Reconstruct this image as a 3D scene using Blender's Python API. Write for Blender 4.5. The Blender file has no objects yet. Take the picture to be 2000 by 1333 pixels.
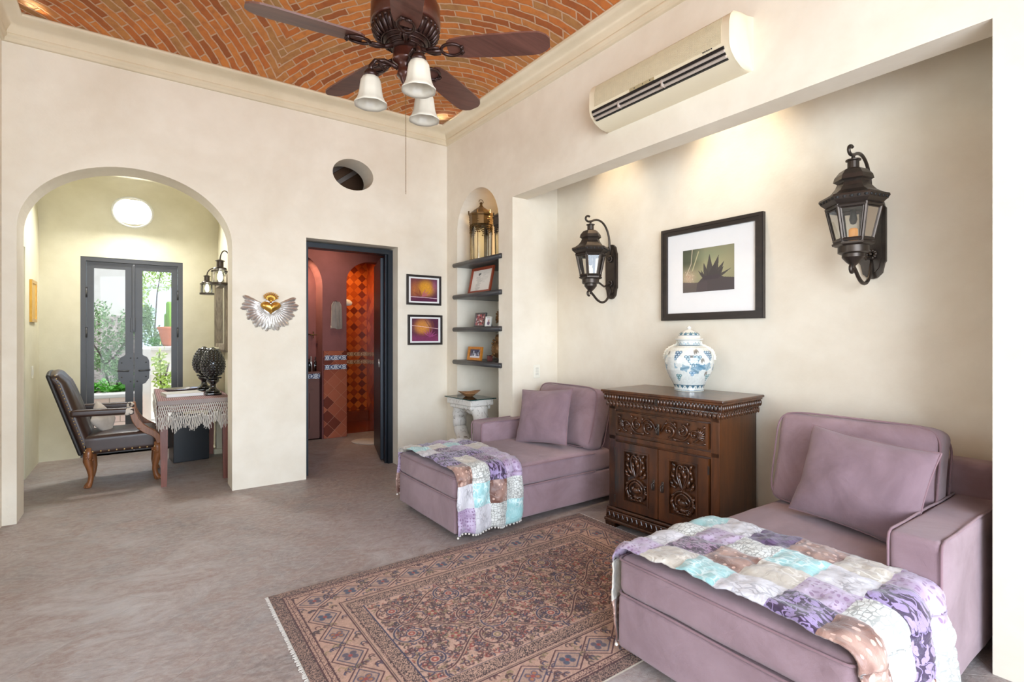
import bpy, bmesh, math, random
import numpy as np
from mathutils import Vector, Matrix, noise as mnoise
random.seed(7); RNG = np.random.RandomState(5)
PI = math.pi
SC = bpy.context.scene; COL = SC.collection
R = math.radians

# ---------------------------------------------------------------- materials
def lin(c):
    return tuple((x/12.92 if x <= .04045 else ((x+.055)/1.055)**2.4) for x in c)
def hexc(r, g, b): return lin((r/255., g/255., b/255.))
class NT:
    def __init__(s, name):
        s.m = bpy.data.materials.new(name); s.m.use_nodes = True
        s.t = s.m.node_tree; s.n = s.t.nodes; s.l = s.t.links
        s.b = s.n['Principled BSDF']
    def node(s, typ, **kw):
        nd = s.n.new(typ)
        for k, v in kw.items(): setattr(nd, k, v)
        return nd
    def put(s, nd, key, val):
        if hasattr(val, 'is_output') or isinstance(val, bpy.types.NodeSocket): s.l.new(val, nd.inputs[key])
        else:
            if isinstance(val, (tuple, list)) and len(val) == 3 and len(nd.inputs[key].default_value) == 4: val = (*val, 1)
            nd.inputs[key].default_value = val
    def coord(s, kind='Object'): return s.node('ShaderNodeTexCoord').outputs[kind]
    def mapping(s, vec, scale=(1,1,1), rot=(0,0,0), loc=(0,0,0)):
        m = s.node('ShaderNodeMapping'); s.l.new(vec, m.inputs[0])
        m.inputs['Scale'].default_value = scale; m.inputs['Rotation'].default_value = rot; m.inputs['Location'].default_value = loc
        return m.outputs[0]
    def noise(s, vec, scale=5, detail=4, rough=.5, dist=0):
        n = s.node('ShaderNodeTexNoise'); s.l.new(vec, n.inputs['Vector'])
        n.inputs['Scale'].default_value = scale; n.inputs['Detail'].default_value = detail
        n.inputs['Roughness'].default_value = rough; n.inputs['Distortion'].default_value = dist
        return n.outputs[0]
    def vor(s, vec, scale=5, feature='F1', out=0, rnd=1.0):
        n = s.node('ShaderNodeTexVoronoi', feature=feature); s.l.new(vec, n.inputs['Vector'])
        n.inputs['Scale'].default_value = scale; n.inputs['Randomness'].default_value = rnd
        return n.outputs[out]
    def wave(s, vec, scale=5, dist=0, detail=2, dscale=1, prof='SIN', direc='X'):
        n = s.node('ShaderNodeTexWave', wave_profile=prof, bands_direction=direc); s.l.new(vec, n.inputs['Vector'])
        n.inputs['Scale'].default_value = scale; n.inputs['Distortion'].default_value = dist
        n.inputs['Detail'].default_value = detail; n.inputs['Detail Scale'].default_value = dscale
        return n.outputs['Fac']
    def ramp(s, fac, stops, interp='LINEAR'):
        r = s.node('ShaderNodeValToRGB'); s.l.new(fac, r.inputs[0]); cr = r.color_ramp; cr.interpolation = interp
        while len(cr.elements) < len(stops): cr.elements.new(.5)
        for e, (p, c) in zip(cr.elements, stops):
            e.position = p; e.color = (*c, 1) if len(c) == 3 else c
        return r.outputs[0]
    def mix(s, fac, a, b, mode='MIX'):
        m = s.node('ShaderNodeMix', data_type='RGBA', blend_type=mode)
        for i, v in ((0, fac), (6, a), (7, b)):
            if isinstance(v, bpy.types.NodeSocket): s.l.new(v, m.inputs[i])
            elif i == 0: m.inputs[0].default_value = v
            else: m.inputs[i].default_value = (*v, 1)
        return m.outputs[2]
    def math(s, op, a, b=None, c=None):
        m = s.node('ShaderNodeMath', operation=op)
        for i, v in enumerate((a, b, c)):
            if v is None: continue
            if isinstance(v, bpy.types.NodeSocket): s.l.new(v, m.inputs[i])
            else: m.inputs[i].default_value = v
        return m.outputs[0]
    def bump(s, h, strength=.3, dist=.01):
        b = s.node('ShaderNodeBump'); b.inputs['Strength'].default_value = strength; b.inputs['Distance'].default_value = dist
        s.l.new(h, b.inputs['Height']); s.l.new(b.outputs[0], s.b.inputs['Normal'])
    def base(s, c):
        if isinstance(c, bpy.types.NodeSocket): s.l.new(c, s.b.inputs['Base Color'])
        else: s.b.inputs['Base Color'].default_value = (*c, 1)
    def rough(s, v):
        if isinstance(v, bpy.types.NodeSocket): s.l.new(v, s.b.inputs['Roughness'])
        else: s.b.inputs['Roughness'].default_value = v

def simple(name, c, rough=.5, metal=0, nscale=30, var=.12, bump=.0, bdist=.002, emit=None, estr=0, coat=0, sheen=0, trans=0):
    t = NT(name); v = t.coord()
    n = t.noise(v, nscale, 3)
    t.base(t.mix(n, tuple(x*(1-var) for x in c), tuple(min(1, x*(1+var)) for x in c)))
    t.rough(rough); t.b.inputs['Metallic'].default_value = metal
    if bump: t.bump(n, bump, bdist)
    if emit: t.b.inputs['Emission Color'].default_value = (*emit, 1); t.b.inputs['Emission Strength'].default_value = estr
    t.b.inputs['Coat Weight'].default_value = coat
    t.b.inputs['Sheen Weight'].default_value = sheen
    t.b.inputs['Transmission Weight'].default_value = trans
    return t.m

def plaster(name, c1, c2, bump=.25):
    t = NT(name); v = t.coord()
    a = t.noise(v, 1.3, 5, .55, .4); b = t.noise(v, 60, 3); d = t.noise(v, 7, 4, .6)
    f = t.math('ADD', t.math('MULTIPLY', a, .75), t.math('MULTIPLY', d, .25))
    t.base(t.mix(t.ramp(f, [(.35, (0,0,0)), (.65, (1,1,1))]), c1, c2)); t.rough(.85)
    t.bump(t.math('ADD', t.math('MULTIPLY', b, .35), t.math('MULTIPLY', d, .9)), bump, .006)
    return t.m
def wood(name, c1, c2, scale=6, rough=.35, coat=.2, direc=(1,1,.12), bump=.1):
    t = NT(name); v = t.mapping(t.coord(), direc)
    w = t.noise(v, scale*4, 6, .65, 1.2); g = t.noise(v, scale, 3, .5, .5)
    f = t.math('ADD', t.math('MULTIPLY', w, .6), t.math('MULTIPLY', g, .4))
    t.base(t.mix(t.ramp(f, [(.36, (0,0,0)), (.64, (1,1,1))]), c1, c2)); t.rough(rough); t.b.inputs['Coat Weight'].default_value = coat
    t.bump(w, bump, .002)
    return t.m
def fabric(name, c1, c2, weave=900, sheen=.3, rough=.85):
    t = NT(name); v = t.coord()
    a = t.noise(v, 3.2, 5, .62, .6); b = t.noise(v, weave, 1)
    t.base(t.mix(t.ramp(a, [(.36,(0,0,0)),(.64,(1,1,1))]), c1, c2)); t.rough(rough); t.b.inputs['Sheen Weight'].default_value = sheen
    t.bump(t.math('ADD', b, t.math('MULTIPLY', t.noise(v, 9, 4, .55, .8), 5.0)), .4, .006)
    return t.m
def glassm(name, tint=(.95,.97,.96), alpha_mix=.12, rough=.02, k=1.):
    t = NT(name); n, l = t.n, t.l
    tr = t.node('ShaderNodeBsdfTransparent'); tr.inputs[0].default_value = (*tint, 1)
    gl = t.node('ShaderNodeBsdfGlossy'); gl.inputs['Roughness'].default_value = rough
    fr = t.node('ShaderNodeFresnel'); fr.inputs[0].default_value = 1.45
    f = t.math('MULTIPLY', t.math('ADD', fr.outputs[0], alpha_mix*.3), k)
    mx = t.node('ShaderNodeMixShader'); l.new(f, mx.inputs[0]); l.new(tr.outputs[0], mx.inputs[1]); l.new(gl.outputs[0], mx.inputs[2])
    l.new(mx.outputs[0], n['Material Output'].inputs[0])
    return t.m
def vcol(name, rough=.6, extra=None, coat=0, sheen=0):
    t = NT(name); a = t.node('ShaderNodeVertexColor'); a.layer_name = 'Col'
    c = a.outputs[0]
    if extra: c = extra(t, c)
    t.base(c); t.rough(rough); t.b.inputs['Coat Weight'].default_value = coat; t.b.inputs['Sheen Weight'].default_value = sheen
    return t.m

M = {}
M['wall'] = plaster('cream_plaster', hexc(220,209,190), hexc(235,227,211))
M['hall'] = plaster('hall_plaster', hexc(208,201,174), hexc(224,218,194))
M['trimp'] = plaster('cornice_plaster', hexc(210,195,166), hexc(225,211,184), .12)
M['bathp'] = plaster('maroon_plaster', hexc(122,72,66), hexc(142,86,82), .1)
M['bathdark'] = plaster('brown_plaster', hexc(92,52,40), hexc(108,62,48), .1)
M['white'] = simple('white_paint', hexc(225,224,215), .5)

def floor_mat(name, k=1.):
    t = NT(name); v0 = t.coord(); v = t.mapping(v0, (1,1,1), (0,0,R(8)))
    big = t.noise(v, 1.1, 4, .6, .6); med = t.noise(t.mapping(v, (1.3,1.7,1), (0,0,R(30))), 3.2, 9, .7, 1.1); fine = t.noise(t.mapping(v, (1,1.6,1)), 24, 7, .72, .6)
    br = t.node('ShaderNodeTexBrick'); t.l.new(t.mapping(v0, (1,1,1), (0,0,R(45))), br.inputs['Vector'])
    br.inputs['Scale'].default_value = 1; br.inputs['Brick Width'].default_value = .62; br.inputs['Row Height'].default_value = .62
    br.inputs['Mortar Size'].default_value = .004; br.inputs['Mortar Smooth'].default_value = .3; br.offset = 0
    br.inputs['Color1'].default_value = (.35,.35,.35,1); br.inputs['Color2'].default_value = (.6,.6,.6,1); br.inputs['Mortar'].default_value = (.55,.55,.55,1)
    a = t.mix(t.ramp(big, [(.38,(0,0,0)),(.62,(1,1,1))]), hexc(112*k,105*k,104*k), hexc(180*k,175*k,174*k))
    b = t.mix(t.ramp(med, [(.35,(0,0,0)),(.62,(1,1,1))]), a, hexc(152*k,132*k,124*k)); b = t.mix(t.math('MULTIPLY', t.ramp(fine, [(.42,(0,0,0)),(.62,(1,1,1))]), .5), b, hexc(196,188,184))
    c = t.mix(t.math('MULTIPLY', br.outputs[0], .28), b, hexc(146*k,128*k,119*k))
    c = t.mix(t.math('MULTIPLY', br.outputs['Fac'], .22), c, hexc(180*k,172*k,166*k))
    t.base(c)
    t.rough(t.ramp(t.math('ADD', t.math('MULTIPLY', med, .6), t.math('MULTIPLY', fine, .4)), [(.3,(.30,.30,.30)), (.7,(.62,.62,.62))]))
    h = t.math('ADD', t.math('MULTIPLY', med, 1.), t.math('MULTIPLY', fine, .35)); h = t.math('SUBTRACT', h, t.math('MULTIPLY', br.outputs['Fac'], .25))
    t.bump(h, .75, .013)
    return t.m
M['floor'] = floor_mat('slate_floor')

HX, HY, ZV, HV = 1.6, 2.565, 3.485, .52      # vault half sizes, springing, rise
def brick_mat():
    t = NT('vault_bricks'); v = t.coord()
    sep = t.node('ShaderNodeSeparateXYZ'); t.l.new(v, sep.inputs[0])
    u = t.math('SUBTRACT', HX+.12, t.math('ABSOLUTE', sep.outputs[0])); w = t.math('SUBTRACT', HY+.12, t.math('ABSOLUTE', sep.outputs[1]))
    w2 = t.math('MULTIPLY', w, 1.0)
    rr = t.math('SQRT', t.math('ADD', t.math('MULTIPLY', u, u), t.math('MULTIPLY', w2, w2)))
    dg = t.math('MULTIPLY', t.math('ADD', u, w2), .7071)
    r = t.math('ADD', t.math('MULTIPLY', rr, .22), t.math('MULTIPLY', dg, .78))
    th = t.math('ARCTAN2', w2, t.math('ADD', u, .001))
    RH = .054
    wob = t.math('MULTIPLY', t.math('SUBTRACT', t.noise(v, 11, 4), .5), .026)
    r2 = t.math('ADD', r, wob)
    rq = t.math('MULTIPLY', t.math('ADD', t.math('FLOOR', t.math('DIVIDE', r2, RH)), .5), RH)
    cb = t.node('ShaderNodeCombineXYZ'); t.l.new(t.math('MULTIPLY', t.math('SUBTRACT', u, w2), .7071), cb.inputs[0]); t.l.new(r2, cb.inputs[1])
    br = t.node('ShaderNodeTexBrick'); t.l.new(cb.outputs[0], br.inputs['Vector'])
    br.inputs['Scale'].default_value = 1; br.inputs['Brick Width'].default_value = .205; br.inputs['Row Height'].default_value = RH
    br.inputs['Mortar Size'].default_value = .0062; br.inputs['Mortar Smooth'].default_value = .35; br.offset = .5
    br.inputs['Color1'].default_value = (0,0,0,1); br.inputs['Color2'].default_value = (1,1,1,1); br.inputs['Mortar'].default_value = (.5,.5,.5,1)
    tone = t.ramp(br.outputs[0], [(0, hexc(146,80,38)), (.3, hexc(180,100,46)), (.6, hexc(196,118,56)), (1, hexc(156,116,70))])
    n = t.noise(v, 14, 6, .65); tone = t.mix(t.ramp(n, [(.3,(.9,.9,.9)), (.55,(0,0,0))]), tone, hexc(128,70,44), 'MIX')
    tone = t.mix(.55, t.ramp(br.outputs[0], [(0, hexc(146,80,36)), (.3, hexc(184,104,46)), (.6, hexc(198,124,58)), (1, hexc(158,120,72))]), tone)
    mort = t.mix(t.noise(v, 30, 3), hexc(176,136,104), hexc(206,170,138))
    t.base(t.mix(br.outputs['Fac'], tone, mort)); t.rough(.85)
    t.bump(t.math('ADD', t.math('MULTIPLY', n, .5), t.math('MULTIPLY', br.outputs['Fac'], -.9)), .7, .012)
    return t.m
M['brick'] = brick_mat()

def tile_mat(name, cols, size, grout, rot=45, loc=(0,0,0), axis='XZ', rough=.2, par=0):
    t = NT(name); v = t.coord(); sep = t.node('ShaderNodeSeparateXYZ'); t.l.new(v, sep.inputs[0])
    cb = t.node('ShaderNodeCombineXYZ'); t.l.new(sep.outputs['XYZ'.index(axis[0])], cb.inputs[0]); t.l.new(sep.outputs['XYZ'.index(axis[1])], cb.inputs[1])
    vv = t.mapping(cb.outputs[0], (1/size,1/size,1), (0,0,R(rot)), loc)
    fl = t.node('ShaderNodeVectorMath', operation='FLOOR'); t.l.new(vv, fl.inputs[0])
    wn = t.node('ShaderNodeTexWhiteNoise', noise_dimensions='3D'); t.l.new(fl.outputs[0], wn.inputs['Vector'])
    fr = t.node('ShaderNodeVectorMath', operation='FRACTION'); t.l.new(vv, fr.inputs[0])
    s2 = t.node('ShaderNodeSeparateXYZ'); t.l.new(fr.outputs[0], s2.inputs[0])
    ex = t.math('ABSOLUTE', t.math('SUBTRACT', s2.outputs[0], .5)); ey = t.math('ABSOLUTE', t.math('SUBTRACT', s2.outputs[1], .5))
    e = t.math('GREATER_THAN', t.math('MAXIMUM', ex, ey), .488)
    sp = t.node('ShaderNodeSeparateXYZ'); t.l.new(fl.outputs[0], sp.inputs[0])
    pr_ = t.math('ABSOLUTE', t.math('MODULO', t.math('ADD', sp.outputs[0], sp.outputs[1]), 2.))
    wf = t.math('ADD', t.math('MULTIPLY', wn.outputs[0], 1-par), t.math('MULTIPLY', pr_, par))
    n = len(cols); c = t.ramp(wf, [(i/n, cols[i]) for i in range(n)], 'CONSTANT')
    t.base(t.mix(e, c, grout)); t.rough(rough); t.bump(t.math('ADD', t.math('MULTIPLY', e, -1.), t.noise(v, 20, 2)), .25, .004)
    return t.m
M['shower'] = tile_mat('orange_diamond_tiles', [hexc(208,104,36), hexc(192,88,28), hexc(200,96,32), hexc(168,70,24), hexc(150,58,20), hexc(118,44,18)], .088, hexc(118,50,22), par=.5)
M['showerside'] = tile_mat('orange_diamond_tiles_side', [hexc(188,84,26), hexc(204,98,34), hexc(160,62,20), hexc(168,70,24)], .135, hexc(128,56,24), axis='YZ')
M['pilt'] = tile_mat('terracotta_diamond_tiles', [hexc(158,84,60), hexc(168,92,66), hexc(150,78,56), hexc(112,54,40), hexc(162,88,62)], .125, hexc(180,120,92), loc=(.2,.1,0))

def talavera(name, dark, light, period=.105, axis='X'):
    t = NT(name); v = t.coord(); sep = t.node('ShaderNodeSeparateXYZ'); t.l.new(v, sep.inputs[0])
    x = sep.outputs['XYZ'.index(axis)]; z = sep.outputs[2]
    fx = t.math('SUBTRACT', t.math('FRACT', t.math('DIVIDE', x, period)), .5); dx = t.math('MULTIPLY', fx, period)
    rr = t.math('SQRT', t.math('ADD', t.math('MULTIPLY', dx, dx), t.math('MULTIPLY', z, z)))
    ring = t.math('MULTIPLY', t.math('LESS_THAN', rr, .034), t.math('GREATER_THAN', rr, .012))
    dia = t.math('ADD', t.math('ABSOLUTE', dx), t.math('ABSOLUTE', z)); k = t.math('MULTIPLY', t.math('GREATER_THAN', dia, .056), t.math('LESS_THAN', dia, .064))
    t.base(t.mix(t.math('MAXIMUM', t.math('MULTIPLY', ring, t.math('LESS_THAN', t.vor(v, 90), .62)), k), light, dark)); t.rough(.2)
    return t.m
M['talblue'] = talavera('blue_white_talavera', hexc(52,62,100), hexc(214,216,220))
M['talbrown'] = talavera('cream_brown_talavera', hexc(120,72,44), hexc(206,180,140), .105)
M['talbrowny'] = talavera('cream_brown_talavera_side', hexc(120,72,44), hexc(206,180,140), .105, 'Y')

M['mauve'] = fabric('mauve_velvet', hexc(134,107,113), hexc(157,130,137), sheen=.22)
M['mauvepipe'] = fabric('mauve_piping', hexc(128,98,104), hexc(146,114,120), sheen=.2)
M['mauvepillow'] = fabric('mauve_pillow_cloth', hexc(124,99,106), hexc(144,118,126), sheen=.22)
M['darkwood'] = wood('carved_dark_walnut', hexc(26,14,9), hexc(92,50,21), 4, .3, .35)
M['carve'] = wood('carved_relief_walnut', hexc(34,19,12), hexc(88,52,29), 9, .28, .4, (1,1,1))
M['blackwood'] = wood('black_brown_wood', hexc(30,25,23), hexc(52,42,38), 5, .35, .2, (.15,1,1))
M['shelfwood'] = wood('charcoal_shelf_wood', hexc(44,44,46), hexc(70,68,68), 5, .4, .1, (1,.12,1))
M['fanblade'] = wood('mahogany_fan_blade', hexc(74,44,36), hexc(112,72,60), 5, .42, .1, (.08,1,1))
M['fanwood'] = simple('mahogany_bronze', hexc(74,36,26), .28, .35, 12, .3, .1, coat=.3)
M['fancarve'] = simple('dark_carved_bronze', hexc(52,30,24), .32, .4, 40, .5, .5)
M['chairwood'] = wood('honey_carved_wood', hexc(92,50,24), hexc(156,98,54), 6, .4, .2)
M['redwood'] = wood('reddish_table_wood', hexc(92,48,36), hexc(136,78,62), 6, .4, .1)
M['leather'] = simple('dark_brown_leather', hexc(56,36,28), .42, 0, 25, .3, .15, coat=.12)
M['leather2'] = simple('black_leather', hexc(26,20,18), .5, 0, 25, .25, .15)
M['iron'] = simple('bronze_black_iron', hexc(74,66,60), .38, .75, 18, .35, .2)
M['irongold'] = simple('antique_bronze', hexc(112,88,56), .35, .8, 18, .35, .2)
M['doormetal'] = simple('charcoal_door_steel', hexc(74,74,76), .45, .4, 8, .1)
M['blackmetal'] = simple('blue_black_steel', hexc(30,36,44), .4, .4, 8, .15)
M['glass'] = glassm('clear_glass')
M['doorglass'] = glassm('door_glass', (.97,.985,.98), 0, .02, .22)
M['smoky'] = glassm('seeded_glass', (.86,.88,.84), .3, .08)
M['brass'] = simple('brass_studs', hexc(200,170,120), .3, .9)
M['gold'] = simple('polished_gold', hexc(214,166,80), .25, .85, 20, .25, .1)
M['silver'] = simple('embossed_silver', hexc(214,210,206), .3, .85, 60, .25, .4)
M['frosted'] = simple('alabaster_glass', hexc(196,188,172), .35, 0, 14, .16, emit=hexc(255,240,215), estr=.03)
M['paper'] = simple('white_mat_board', hexc(236,234,232), .8, 0, 20, .02)
M['cream'] = simple('cream_plastic', hexc(226,214,186), .4, 0, 3, .03)
M['ivory'] = simple('ivory_plastic', hexc(232,228,214), .4, 0, 3, .03)
M['louver'] = simple('grey_louver_plastic', hexc(186,172,160), .45, 0, 3, .04)
M['black'] = simple('matte_black', hexc(18,16,15), .6)
M['blackglaze'] = simple('black_glazed_ceramic', hexc(14,13,13), .08, 0, 20, .2, coat=1)
M['blackbox'] = simple('black_lacquer', hexc(20,24,30), .3, 0, 5, .1)
M['rope'] = simple('off_white_cotton', hexc(214,206,196), .9, 0, 80, .12, .3)
M['clothrunner'] = None
M['linen'] = fabric('oatmeal_linen', hexc(186,172,158), hexc(208,196,184))
M['terra'] = simple('terracotta', hexc(196,120,84), .8, 0, 14, .15, .2)
M['cactus'] = simple('cactus_green', hexc(120,168,48), .6, 0, 14, .2)
M['bark'] = simple('grey_bark', hexc(92,80,72), .9, 0, 20, .3, .4)
M['leafA'] = simple('fern_green', hexc(88,160,48), .5, 0, 6, .35)
M['leafB'] = simple('grey_green_leaf', hexc(112,142,92), .5, 0, 6, .4)
M['leafC'] = simple('yellow_green_leaf', hexc(170,196,96), .5, 0, 6, .3)
M['cowhide'] = None
M['candle'] = simple('amber_candle', hexc(226,160,90), .5, 0, 8, .1, emit=hexc(255,170,90), estr=.25)
M['stone'] = plaster('garden_stucco', hexc(206,200,190), hexc(226,222,214), .3)
M['coping'] = plaster('stone_coping', hexc(170,166,158), hexc(196,192,184), .3)

def mk_runner():
    t = NT('woven_burgundy_runner'); v = t.coord(); sep = t.node('ShaderNodeSeparateXYZ'); t.l.new(v, sep.inputs[0])
    a = t.math('SINE', t.math('MULTIPLY', sep.outputs[1], 330)); b = t.math('SINE', t.math('MULTIPLY', sep.outputs[0], 420))
    f = t.math('GREATER_THAN', t.math('ADD', a, t.math('MULTIPLY', b, .8)), .25)
    t.base(t.mix(f, hexc(122,78,84), hexc(182,158,156))); t.rough(.9); t.bump(t.math('ADD', a, b), .3, .002); return t.m
M['clothrunner'] = mk_runner()
def mk_cow():
    t = NT('brown_white_cowhide'); n = t.noise(t.coord(), 9, 4, .6)
    t.base(t.ramp(n, [(.44, hexc(48,30,24)), (.47, hexc(214,202,188))])); t.rough(.7); t.b.inputs['Sheen Weight'].default_value = .3; return t.m
M['cowhide'] = mk_cow()
def mk_driftwood():
    t = NT('distressed_white_wood'); v = t.coord(); n = t.noise(t.mapping(v, (1,1,.5)), 16, 7, .7, 2.2); w = t.vor(t.mapping(v, (1,1,.55)), 17, 'DISTANCE_TO_EDGE')
    f = t.math('LESS_THAN', t.math('ADD', w, t.math('MULTIPLY', n, .2)), .105)
    t.base(t.mix(f, t.mix(t.noise(v, 9, 3), hexc(206,200,190), hexc(236,232,226)), hexc(104,84,68))); t.rough(.75)
    t.bump(t.math('ADD', n, t.math('MULTIPLY', f, -.6)), .6, .01); return t.m
M['driftwood'] = mk_driftwood()
def mk_gbrick():
    t = NT('pink_garden_brick'); v = t.coord(); sep = t.node('ShaderNodeSeparateXYZ'); t.l.new(v, sep.inputs[0])
    cb = t.node('ShaderNodeCombineXYZ'); t.l.new(sep.outputs[0], cb.inputs[0]); t.l.new(sep.outputs[2], cb.inputs[1])
    br = t.node('ShaderNodeTexBrick'); t.l.new(cb.outputs[0], br.inputs['Vector']); br.inputs['Scale'].default_value = 1
    br.inputs['Brick Width'].default_value = .24; br.inputs['Row Height'].default_value = .09; br.inputs['Mortar Size'].default_value = .006
    br.inputs['Color1'].default_value = (*hexc(214,180,164), 1); br.inputs['Color2'].default_value = (*hexc(226,204,188), 1); br.inputs['Mortar'].default_value = (*hexc(168,146,130), 1)
    t.base(br.outputs[0]); t.rough(.9); return t.m
M['gbrick'] = mk_gbrick()

# quilt patch materials
def patch(name, bg, fg, kind, scale=1., rough=.42):
    t = NT(name); v = t.coord('UV')
    wv = t.node('ShaderNodeVectorMath', operation='ADD'); t.l.new(v, wv.inputs[0])
    ns = t.node('ShaderNodeTexNoise'); t.l.new(v, ns.inputs['Vector']); ns.inputs['Scale'].default_value = 14
    sc = t.node('ShaderNodeVectorMath', operation='SCALE'); t.l.new(ns.outputs['Color'], sc.inputs[0]); sc.inputs['Scale'].default_value = .05
    t.l.new(sc.outputs[0], wv.inputs[1]); vv = wv.outputs[0]
    if kind == 'leaf':      # leafy scroll: elongated voronoi leaves divided by dark veins
        a = t.vor(t.mapping(vv, (1.25,.62,1), (0,0,R(38))), 62*scale, 'F1', rnd=.8); b = t.vor(t.mapping(vv, (1.2,.6,1), (0,0,R(-35)), (.3,.7,0)), 55*scale, 'F1', rnd=.8)
        sn = t.noise(v, 26*scale, 1); stem = t.math('LESS_THAN', t.math('ABSOLUTE', t.math('SUBTRACT', sn, .5)), .014)
        la = t.math('LESS_THAN', a, .43); lb = t.math('LESS_THAN', b, .37)
        edge = t.math('MULTIPLY', t.math('GREATER_THAN', a, .405), la); vein = t.math('LESS_THAN', a, .05)
        f = t.math('MAXIMUM', t.math('MAXIMUM', la, lb), stem)
        tint = t.mix(t.noise(v, 18, 2), fg, tuple(x*.62 for x in fg))
        col = t.mix(f, bg, t.mix(t.math('MULTIPLY', t.math('MAXIMUM', edge, vein), .6), tint, bg))
    elif kind == 'skin':    # net of rounded scales
        a = t.vor(t.mapping(v, (1,1.5,1)), 46*scale, 'DISTANCE_TO_EDGE', rnd=.6); f = t.math('GREATER_THAN', a, .07); col = t.mix(f, bg, fg)
    elif kind == 'dots':
        a = t.vor(t.mapping(vv, (1,1,1)), 55*scale, 'F1', rnd=.45); f = t.math('LESS_THAN', a, .3)
        big = t.ramp(t.noise(v, 11, 2), [(.42,(0,0,0)), (.58,(1,1,1))]); col = t.mix(t.math('MULTIPLY', f, 1.), t.mix(t.math('MULTIPLY', big, .55), bg, fg), fg)
    else:                   # faint tone on tone damask
        a = t.vor(t.mapping(vv, (1,.45,1), (0,0,R(25))), 50*scale, 'DISTANCE_TO_EDGE'); f = t.math('MULTIPLY', t.math('LESS_THAN', a, .09), t.ramp(t.noise(v, 9, 2), [(.4,(0,0,0)), (.6,(1,1,1))])); col = t.mix(f, bg, fg)
    t.base(col); t.rough(rough); t.b.inputs['Sheen Weight'].default_value = .35
    t.bump(t.math('ADD', t.math('MULTIPLY', t.noise(v, 28, 4, .6, 1.), 1.6), t.math('MULTIPLY', f, .3)), .55, .006)
    return t.m
PK = dict(
 A=patch('aqua_satin_patch', hexc(150,196,196), hexc(208,228,226), 'damask'),
 W=patch('white_satin_patch', hexc(204,200,203), hexc(166,162,166), 'damask'),
 P=patch('purple_leaf_patch', hexc(52,32,62), hexc(158,136,180), 'leaf', .8),
 M=patch('plum_leaf_patch', hexc(60,36,58), hexc(160,126,154), 'leaf', 1.2),
 L=patch('lilac_dot_patch', hexc(184,166,190), hexc(136,106,138), 'dots', .9),
 B=patch('brown_dot_patch', hexc(108,70,58), hexc(196,160,144), 'dots', .7),
 T=patch('champagne_patch', hexc(184,174,160), hexc(216,210,200), 'damask', .8, .3),
 S=patch('silver_net_patch', hexc(150,150,144), hexc(208,208,202), 'skin'),
 D=patch('dark_purple_patch', hexc(62,40,74), hexc(104,76,120), 'leaf', 1.0),
)
PKEYS = list(PK.keys())

# ---------------------------------------------------------------- mesh helpers
def link(name, data, parent=None):
    o = bpy.data.objects.new(name, data); COL.objects.link(o)
    if parent is not None: o.parent = parent
    return o
def obj(name, bm, m, parent=None, smooth=False, loc=None, rot=None, angle=None):
    me = bpy.data.meshes.new(name)
    bmesh.ops.recalc_face_normals(bm, faces=bm.faces[:]); bm.to_mesh(me); bm.free()
    for mm in (m if isinstance(m, list) else [m]): me.materials.append(mm)
    if smooth or angle:
        for p in me.polygons: p.use_smooth = True
        if angle:
            try: me.set_sharp_from_angle(angle=R(angle))
            except Exception: pass
    o = link(name, me, parent)
    if loc: o.location = loc
    if rot: o.rotation_euler = rot
    return o
def tag(o, label, cat, group=None, kind=None):
    o['label'] = label; o['category'] = cat
    if group: o['group'] = group
    if kind: o['kind'] = kind
    return o
def thing(name, label, cat, loc=(0,0,0), rotz=0, group=None, rot=None):
    o = link(name, None); o.location = loc; o.rotation_euler = rot or (0,0,rotz)
    o.empty_display_size = .05
    return tag(o, label, cat, group)
def struct(name, bm, m, parent=None, **k):
    o = obj(name, bm, m, parent, **k)
    if parent is None: o['kind'] = 'structure'
    return o
def copy_tree(o, parent=None):
    c = o.copy(); COL.objects.link(c); c.parent = parent
    for ch in [x for x in ALLCH(o)]: copy_tree(ch, c)
    return c
def ALLCH(o): return [x for x in COL.objects if x.parent == o]
def B(): return bmesh.new()
def box(bm, lo, hi, bev=0, seg=2, mat=None, rot=None):
    c = [(a+b)/2 for a, b in zip(lo, hi)]; s = [abs(b-a) for a, b in zip(lo, hi)]
    t = bmesh.ops.create_cube(bm, size=1, matrix=Matrix.Diagonal((*s, 1)))
    vs = t['verts']
    if bev:
        es = list({e for v in vs for e in v.link_edges})
        r = bmesh.ops.bevel(bm, geom=es, offset=min(bev, min(s)*.49), segments=seg, profile=.5, affect='EDGES')
        vs = list({v for f in r['faces'] for v in f.verts} | {v for v in vs if v.is_valid})
    mt = Matrix.Translation(c)
    if rot is not None: mt = mt @ rot.to_4x4()
    if mat is not None: mt = mat @ mt
    bmesh.ops.transform(bm, matrix=mt, verts=vs)
    return vs
def lathe(bm, prof, seg=24, mat=None, close=True, a0=0, fn=None):
    rings = []
    for r, z in prof:
        ring = []
        for i in range(seg):
            a = a0+2*PI*i/seg; rr = fn(r, z, a) if fn else r
            co = Vector((rr*math.cos(a), rr*math.sin(a), z))
            if mat is not None: co = mat @ co
            ring.append(bm.verts.new(co))
        rings.append(ring)
    for a, b in zip(rings, rings[1:]):
        for i in range(seg): bm.faces.new((a[i], a[(i+1) % seg], b[(i+1) % seg], b[i]))
    if close:
        for ring in (rings[0], rings[-1]):
            try: bm.faces.new(ring)
            except Exception: pass
    return rings
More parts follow.
